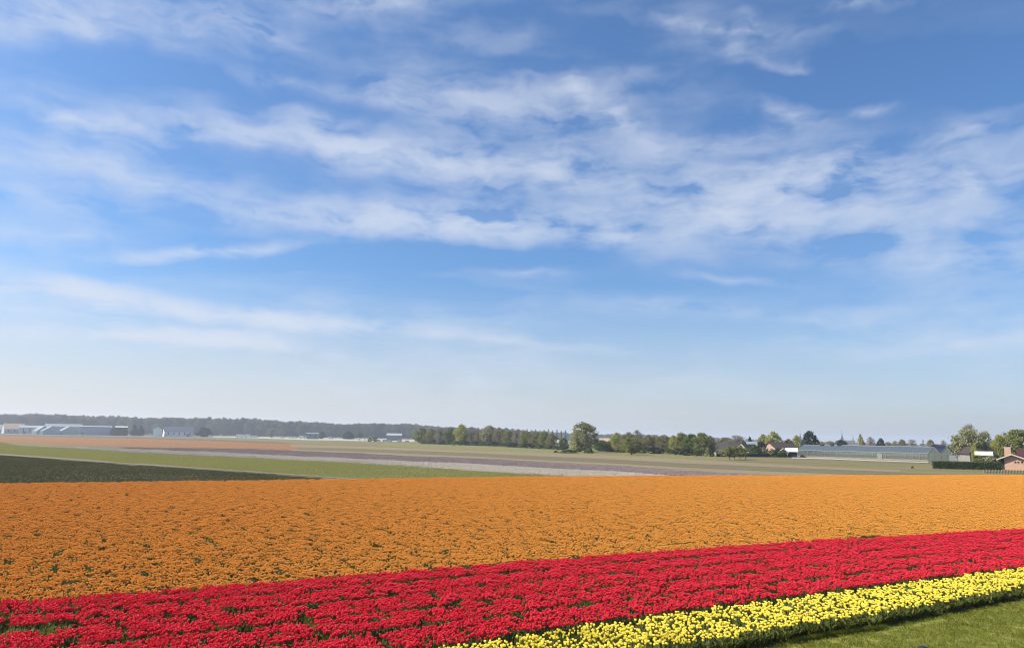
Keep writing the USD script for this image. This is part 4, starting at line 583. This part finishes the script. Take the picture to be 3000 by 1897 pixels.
# long greenhouse at the right: three spans lying along the track, then glass gables
def long_greenhouse(label, p0, p1, eave_y, ridge_y, span_w, n):
    a_, b_ = ground(*p0)[:2], ground(*p1)[:2]; L = np.linalg.norm(b_ - a_); f = math.atan2(b_[1] - a_[1], b_[0] - a_[0]); t = thing('greenhouse', label, 'greenhouse', (*((a_ + b_) / 2), 0), f); dist = np.linalg.norm((a_ + b_) / 2); xm = (p0[0] + p1[0]) / 2
    e, rg = tall(xm, eave_y, dist), tall(xm, ridge_y, dist + span_w / 2); h = L / 2; print('long greenhouse', L, e, rg)
    for k in range(n):
        y0 = k * span_w; ym, y1 = y0 + span_w / 2, y0 + span_w
        for ya, za, yb, zb in ((y0, e, ym, rg), (ym, rg, y1, e)):
            m_ = int(L / 2.0) if k == 0 and ya == y0 else 6; xs = np.linspace(-h, h, m_ + 1)
            for u, v in zip(xs[:-1], xs[1:]):
                obj('roof_pane', trimesh.Trimesh([[u + .03, ya, za], [v - .03, ya, za], [v - .03, yb, zb], [u + .03, yb, zb]], [[0, 1, 2], [0, 2, 3]], process=False), glass_roof, t)
        obj('ridge', tube([[-h, ym, rg + .04], [h, ym, rg + .04]], .07), B['metal'], t); obj('gutter', tube([[-h, y0, e], [h, y0, e]], .10), B['metal'], t)
        for x in (-h, h): obj('gable_glass', trimesh.Trimesh([[x, y0, 0], [x, y1, 0], [x, y1, e], [x, ym, rg], [x, y0, e]], [[0, 1, 2], [0, 2, 4], [4, 2, 3]], process=False), glass_wall, t)
    xs = np.linspace(-h, h, int(L / 2.0) + 1)
    for u, v in zip(xs[:-1], xs[1:]):
        for za, zb in ((.45, e * .62), (e * .64, e - .04)): obj('wall_pane', trimesh.Trimesh([[u + .04, 0, za], [v - .04, 0, za], [v - .04, 0, zb], [u + .04, 0, zb]], [[0, 1, 2], [0, 2, 3]], process=False), glass_wall, t)
        obj('roof_bar', tube([[u, -.02, e], [u, span_w / 2, rg + .03]], .05, 3), B['metal'], t)
    for u in xs: obj('post', box(u - .05, u + .05, -.08, .02, 0, e), B['metal'], t)
    obj('base_wall', box(-h, h, -.06, .06, 0, .43), B['greyw'], t); obj('sill_rail', box(-h, h, -.09, -.01, e * .62, e * .64), B['metal'], t)
    for x in (h * .27, h * .29): pass
    obj('door', box(h * .28 - .8, h * .28 + .8, -.14, -.09, 0, e * .85), B['greyw'], t)
    obj('vent', box(-h * .72, -h * .66, span_w * .44, span_w * .5, rg + .05, rg + .22), B['shade'], t); obj('vent', box(-h * .55, -h * .5, span_w * .44, span_w * .5, rg + .05, rg + .22), B['shade'], t); obj('vent', box(-h * .44, -h * .38, span_w * .44, span_w * .5, rg + .05, rg + .22), B['shade'], t)
    obj('crop_bench', cat([box(-h + .8, h - .8, k * span_w + .8, (k + 1) * span_w - .8, 0, .9) for k in range(n)]), F['green'], t)
long_greenhouse('long grey glass greenhouse on the right beyond the stubble', (2336, 1337.5), (2738, 1351), 1323, 1305.5, 8.0, 3)
glasshouse('block of small glass gables between the long greenhouse and the hedge', 2795, 1356, 4, 3.1, 22, 1330, 1309, 196, -.35, glass_wall, glass_roof, 2.0)
sheet('concrete_path', [(2320, 1339.5), (2400, 1340.8), (2560, 1347), (2735, 1353.5), (2735, 1356), (2560, 1350), (2400, 1343.8), (2320, 1342)], look('concrete', (.30, .27, .22), (.38, .35, .29), .5))
house('shed', 'dark navy roofed shed on the skyline left of the great trees', 'shed', 2752, 1330, 24, 1312, 1304, 6, 'navy', 'navy', 225, .6, False)
house('shed', 'grey shed with a dark roof right of the glass gables', 'shed', 2838, 1352, 34, 1326, 1309, 6, 'greyw', 'darkroof', 190, .5, True, 1, .1)
house('shed', 'low shed with a bright white roof above the hedge', 'shed', 2884, 1352, 46, 1333, 1324, 5, 'greyw', 'creamroof', 178, 0, False, 2, None)

# hedge
A_, C_ = ground(2732, 1372)[:2], ground(2934, 1377)[:2]; L = np.linalg.norm(C_ - A_); t = thing('hedge', 'clipped dark green hedge before the glass gables at the right', 'hedge', (*((A_ + C_) / 2), 0), math.atan2(C_[1] - A_[1], C_[0] - A_[0]))
r = np.random.default_rng(77); n = 5200; c = np.c_[r.uniform(-L / 2, L / 2, n), r.uniform(-.55, .55, n), r.uniform(.05, 1.5, n)]; k = r.integers(0, 3, n); c[k == 0, 1] = -.55 + r.normal(0, .05, (k == 0).sum()); c[k == 1, 2] = 1.5 + r.normal(0, .06, (k == 1).sum())
obj('foliage', quads(c, sphere_dirs(r, n), sphere_dirs(r, n), r.uniform(.05, .10, n), r.uniform(.07, .14, n)), leafy('hedge_leaf', (0.07, 0.095, 0.024), (0.12, 0.145, 0.04), .35), t)
obj('branch', cat([box(x, x + .06, -.05, .05, 0, 1.3) for x in np.arange(-L / 2 + .2, L / 2, .5)] + [box(-L / 2 + .1, L / 2 - .1, -.42, .42, .12, 1.38)]), F['dark'], t)

# brick house at the right edge
def brick(name, c1, c2, mortar):
    n = {'tc': ('texture_coordinate', {}), 'sp': ('separate_xyz', {}), 'ad': ('math', {'math_type': 'add'}), 'cb': ('combine_xyz', {}), 'b': ('brick_texture', {'color1': c1, 'color2': c2, 'mortar': mortar, 'scale': 1.0, 'mortar_size': .008, 'brick_width': .22, 'row_height': .065}), 'p': ('principled_bsdf', {'roughness': .9})}
    return usdkit.material(stage, f'/World/Looks/{name}', n, [('tc.object', 'sp.vector'), ('sp.x', 'ad.value1'), ('sp.y', 'ad.value2'), ('ad.value', 'cb.x'), ('sp.z', 'cb.y'), ('cb.vector', 'b.vector'), ('b.color', 'p.base_color')], surface='p.BSDF')
brickm = brick('brick_wall', (.36, .185, .11), (.46, .25, .155), (.40, .34, .28))
g, dist = at(2972, 1376); k = across(2972, 1340, 40, dist) / 40; f = math.atan2(g[0], g[1]); T_ = lambda px: (px - 2972) * k; Z_ = lambda py: tall(2972, py, dist)
t = thing('brick_house', 'brick bungalow with white bargeboards and brick chimney at the right edge', 'house', (*g, 0), -f - .1)
apex, eav = Z_(1331), Z_(1347.5); xl, xr, xa = T_(2922), T_(3016), T_(2968); dp = 9.0
wl = trimesh.creation.extrude_polygon(Polygon([(T_(2944), 0), (xr, 0), (xr, eav), (xa, apex - .12), (T_(2944), apex - .12 - (apex - eav) * (xa - T_(2944)) / (xa - xl))]), dp, engine='earcut'); wl.apply_transform(trimesh.transformations.rotation_matrix(math.pi / 2, [1, 0, 0])); wl.apply_translation((0, dp, 0)); obj('wall', wl, brickm, t)
for (xa_, za_), (xb_, zb_), nm in (((xa, apex), (xl, eav), 'roof'), ((xa, apex), (xr + .4, eav - .1), 'roof')):
    P = np.array([[xa_, -.7, za_], [xb_, -.7, zb_], [xb_, dp + .3, zb_], [xa_, dp + .3, za_]]); m = trimesh.Trimesh(np.vstack([P, P + [0, 0, .14]]), [[0, 1, 2], [0, 2, 3], [4, 6, 5], [4, 7, 6], [0, 4, 5], [0, 5, 1], [1, 5, 6], [1, 6, 2], [2, 6, 7], [2, 7, 3], [3, 7, 4], [3, 4, 0]], process=False); m.fix_normals(); rp = obj(nm, m, B['maroon'], t)
    d_ = (P[1] - P[0]); m = trimesh.Trimesh(np.vstack([P[[0, 1]] + [0, -.06, .18], P[[0, 1]] + [0, -.06, -.08], P[[0, 1]] + [0, -.005, .18], P[[0, 1]] + [0, -.005, -.08]]), [[0, 2, 3], [0, 3, 1], [4, 5, 7], [4, 7, 6], [0, 1, 5], [0, 5, 4], [2, 6, 7], [2, 7, 3]], process=False); m.fix_normals(); obj('bargeboard', m, B['trim'], t)
ch = obj('chimney', box(T_(2946), T_(2965.5), .3, 1.4, .5, Z_(1309.5)), brickm, t); obj('chimney_cap', box(T_(2945.2), T_(2966.3), .24, 1.46, Z_(1309.5), Z_(1308.2)), B['trim'], ch)
for x in (2976, 2985, 2996): w_ = obj('window', box(T_(x - 2.6), T_(x + 2.6), -.05, .05, Z_(1355), Z_(1350.5)), B['glassdark'], t); obj('frame', cat([box(T_(x - 3.2), T_(x + 3.2), -.07, -.0505, Z_(1350.5), Z_(1349.8)), box(T_(x - 3.2), T_(x + 3.2), -.09, -.0505, Z_(1355.8), Z_(1355))]), B['trim'], w_)
obj('post', box(xl + .5, xl + .65, .3, .45, 0, eav + .1), B['brown'], t); obj('porch_wall', box(xl + .4, T_(2944) - .05, 2.4, 2.6, 0, eav + .1), B['shade'], t)
house('house', 'house with maroon tiled roof and pale verge behind the brick bungalow at the right edge', 'house', 3030, 1378, 92, 1345, 1319, 9, 'pink', 'maroon', 168, .1, False, 3, 0)
# white picket fence
A_, C_ = ground(2884, 1386)[:2], ground(3060, 1388.5)[:2]; L = np.linalg.norm(C_ - A_); t = thing('picket_fence', 'low white post fence along the front of the brick bungalow', 'fence', (*((A_ + C_) / 2), 0), math.atan2(C_[1] - A_[1], C_[0] - A_[0]))
for x in np.arange(-L / 2, L / 2, .55):
    p_ = box(x - .05, x + .05, -.05, .05, 0, .62); cp = trimesh.creation.cone(.085, .12, sections=4); cp.apply_transform(trimesh.transformations.rotation_matrix(math.pi / 4, [0, 0, 1])); cp.apply_translation((x, 0, .62)); obj('picket', cat([p_, cp]), B['weathered'], t)
for z in (.2, .46): obj('rail', box(-L / 2, L / 2, .05, .09, z, z + .07), B['weathered'], t)

# church steeples far behind
stone = mat('church_brick', (.16, .115, .09)); lead = mat('spire_slate', (.07, .08, .09))
def church(label, px, top, shoulder, w_px, D):
    g, dist = at(px, 1300, D); f = math.atan2(g[0], g[1]); H, S = tall(px, top, dist), tall(px, shoulder, dist); w = across(px, 1300, w_px, dist) / 2; t = thing('church', label, 'church', (*g, 0), -f)
    obj('tower', box(-w, w, -w, w, 0, S), stone, t)
    V = [[sx * w * 1.12, sy * w * 1.12, S] for sx, sy in ((-1, -1), (1, -1), (1, 1), (-1, 1))] + [[sx * w * .42, sy * w * .42, S + (H - S) * .35] for sx, sy in ((-1, -1), (1, -1), (1, 1), (-1, 1))] + [[0, 0, H]]
    sp = obj('spire', trimesh.Trimesh(V, [t_ for k in range(4) for t_ in ([k, (k + 1) % 4, 4 + (k + 1) % 4], [k, 4 + (k + 1) % 4, 4 + k], [4 + k, 4 + (k + 1) % 4, 8])] + [[0, 2, 1], [0, 3, 2]], process=False), lead, t); obj('cross', cat([box(-.06 * w, .06 * w, -.06 * w, .06 * w, H - .1, H + w * .9), box(-.3 * w, .3 * w, -.06 * w, .06 * w, H + w * .5, H + w * .62)]), lead, sp)
    for z in (.55, .8): obj('window', box(-w * .28, w * .28, -w - .06, -w + .02, S * z, S * z + w * .9), B['shade'], t)
    wl, rf = gable(w * 7, w * 3.4, S * .45, S * .8); [q.apply_translation((w * 4.6, 0, 0)) for q in [wl] + rf]; obj('nave_wall', wl, stone, t); [obj('nave_roof', q, lead, t) for q in rf]
church('tall church steeple on the skyline right of the big dark evergreen', 2468, 1263, 1285, 9, 1150)
church('small brown steeple touching the left side of the big dark evergreen', 2345.5, 1265, 1281, 7, 1250)
church('small thin steeple left of the slender yellow poplar', 2500, 1276, 1292, 7, 1350)

# person on the lawn, only the top of the cap in view
def body(J, bones, pitch=.03):
    ms = [manifold3d.Manifold.batch_hull([manifold3d.Manifold.sphere(J[a][1], 14).translate(J[a][0]), manifold3d.Manifold.sphere(J[b][1], 14).translate(J[b][0])]) for a, b in bones]
    m = manifold3d.Manifold.batch_boolean(ms, manifold3d.OpType.Add).refine_to_length(pitch).to_mesh(); tm = trimesh.Trimesh(m.vert_properties[:, :3], m.tri_verts); trimesh.smoothing.filter_taubin(tm, iterations=8); return tm
q = ray(2707, 1889); tq = (1.84 - EYE[2]) / q[2]; pg = EYE + q * tq
skin = mat('skin', (.42, .26, .19)); navy = mat('navy_cloth', (.018, .028, .06)); jean = mat('jeans', (.05, .065, .10)); capm = mat('cap_cloth', (.010, .016, .038)); hairm = mat('brown_hair', (.05, .032, .02)); shoe = mat('dark_shoe', (.03, .03, .03))
t = thing('person', 'person in a dark blue cap on the lawn, only the cap top in view', 'person', (pg[0], pg[1], 0.09), .3)
Jb = {'hip': ((0, 0, .93), .13), 'waist': ((0, 0, 1.08), .12), 'chest': ((0, 0, 1.30), .14), 'neck': ((0, .01, 1.46), .055), 'head': ((0, -.005, 1.60), .092), 'crown': ((0, .015, 1.63), .09), 'chin': ((0, -.055, 1.54), .05), 'nose': ((0, -.105, 1.59), .014),
      'ls': ((-.18, 0, 1.38), .06), 'le': ((-.25, .03, 1.10), .045), 'lw': ((-.24, -.08, .87), .032), 'lh': ((-.235, -.10, .80), .03), 'rs': ((.18, 0, 1.38), .06), 're': ((.25, .03, 1.10), .045), 'rw': ((.24, -.08, .87), .032), 'rh': ((.235, -.10, .80), .03),
      'lk': ((-.10, -.02, .50), .06), 'la': ((-.10, .02, .09), .045), 'lt': ((-.11, -.13, .035), .035), 'lhip': ((-.09, 0, .90), .09), 'rhip': ((.09, 0, .90), .09), 'rk': ((.10, -.02, .50), .06), 'ra': ((.10, .02, .09), .045), 'rt': ((.11, -.13, .035), .035)}
bones = [('hip', 'waist'), ('waist', 'chest'), ('chest', 'neck'), ('neck', 'head'), ('head', 'crown'), ('head', 'chin'), ('head', 'nose'), ('chest', 'ls'), ('chest', 'rs'), ('ls', 'le'), ('le', 'lw'), ('lw', 'lh'), ('rs', 're'), ('re', 'rw'), ('rw', 'rh'), ('hip', 'lhip'), ('hip', 'rhip'), ('lhip', 'lk'), ('lk', 'la'), ('la', 'lt'), ('rhip', 'rk'), ('rk', 'ra'), ('ra', 'rt')]
for s_, hx in (('l', -.235), ('r', .235)):
    sg = -1 if s_ == 'l' else 1
    for i_, (dy, ln) in enumerate(((-.03, .07), (-.01, .08), (.01, .075), (.03, .06))):
        Jb[f'{s_}f{i_}a'] = ((hx, -.10 + dy, .775), .011); Jb[f'{s_}f{i_}b'] = ((hx - sg * .008, -.105 + dy, .775 - ln * .55), .0095); Jb[f'{s_}f{i_}c'] = ((hx - sg * .022, -.108 + dy, .775 - ln), .008); bones += [(f'{s_}h', f'{s_}f{i_}a'), (f'{s_}f{i_}a', f'{s_}f{i_}b'), (f'{s_}f{i_}b', f'{s_}f{i_}c')]
    Jb[f'{s_}ta'] = ((hx, -.135, .80), .012); Jb[f'{s_}tb'] = ((hx - sg * .015, -.155, .765), .009); bones += [(f'{s_}h', f'{s_}ta'), (f'{s_}ta', f'{s_}tb')]
obj('body', body(Jb, bones, .012), skin, t, smooth=True)
G = {k: (v[0], v[1] + .014) for k, v in Jb.items()}
obj('jacket', body(G, [('hip', 'waist'), ('waist', 'chest'), ('chest', 'ls'), ('chest', 'rs'), ('ls', 'le'), ('le', 'lw'), ('rs', 're'), ('re', 'rw')], .02), navy, t, smooth=True)
obj('trousers', body({k: (v[0], v[1] + .018) for k, v in Jb.items()}, [('hip', 'lhip'), ('hip', 'rhip'), ('lhip', 'lk'), ('lk', 'la'), ('rhip', 'rk'), ('rk', 'ra')], .02), jean, t, smooth=True)
for s_ in 'lr': obj('shoe', body({k: (v[0], v[1] + .014) for k, v in Jb.items()}, [(s_ + 'a', s_ + 't')], .02), shoe, t, smooth=True)
obj('hair', body({'a': ((0, .035, 1.60), .093), 'b': ((0, .05, 1.53), .07)}, [('a', 'b')], .02), hairm, t, smooth=True)
cp = trimesh.creation.icosphere(3, 1.0); cp.apply_scale((.103, .112, .098)); cp.apply_translation((0, .012, 1.645)); cp = cp.slice_plane([0, 0, 1.635], [0, 0, 1], cap=True, engine='earcut'); br = trimesh.creation.extrude_polygon(Polygon([(-.085, 0), (-.08, -.07), (-.05, -.105), (0, -.118), (.05, -.105), (.08, -.07), (.085, 0)]), .008, engine='earcut'); br.apply_translation((0, -.075, 1.638))
co = obj('cap', cp, capm, t, smooth=40); obj('brim', br, capm, co)
for sx in (-.034, .034): e_ = trimesh.creation.icosphere(2, .011); e_.apply_translation((sx, -.083, 1.605)); obj('eye', e_, B['glassdark'], t)
m_ = trimesh.creation.icosphere(2, 1.0); m_.apply_scale((.024, .008, .006)); m_.apply_translation((0, -.098, 1.555)); obj('mouth', m_, mat('lips', (.35, .12, .10)), t)

# haze over the whole land
hz_m = usdkit.material(stage, '/World/Looks/haze', {'v': ('principled_volume', {'color': (0.80, 0.88, 1.0), 'density': 0.0002, 'anisotropy': 0.25})}, [], volume='v.volume')
obj('haze', box(-6500, 6500, -6500, 6500, -1.0, 60.0), hz_m, kind='stuff')
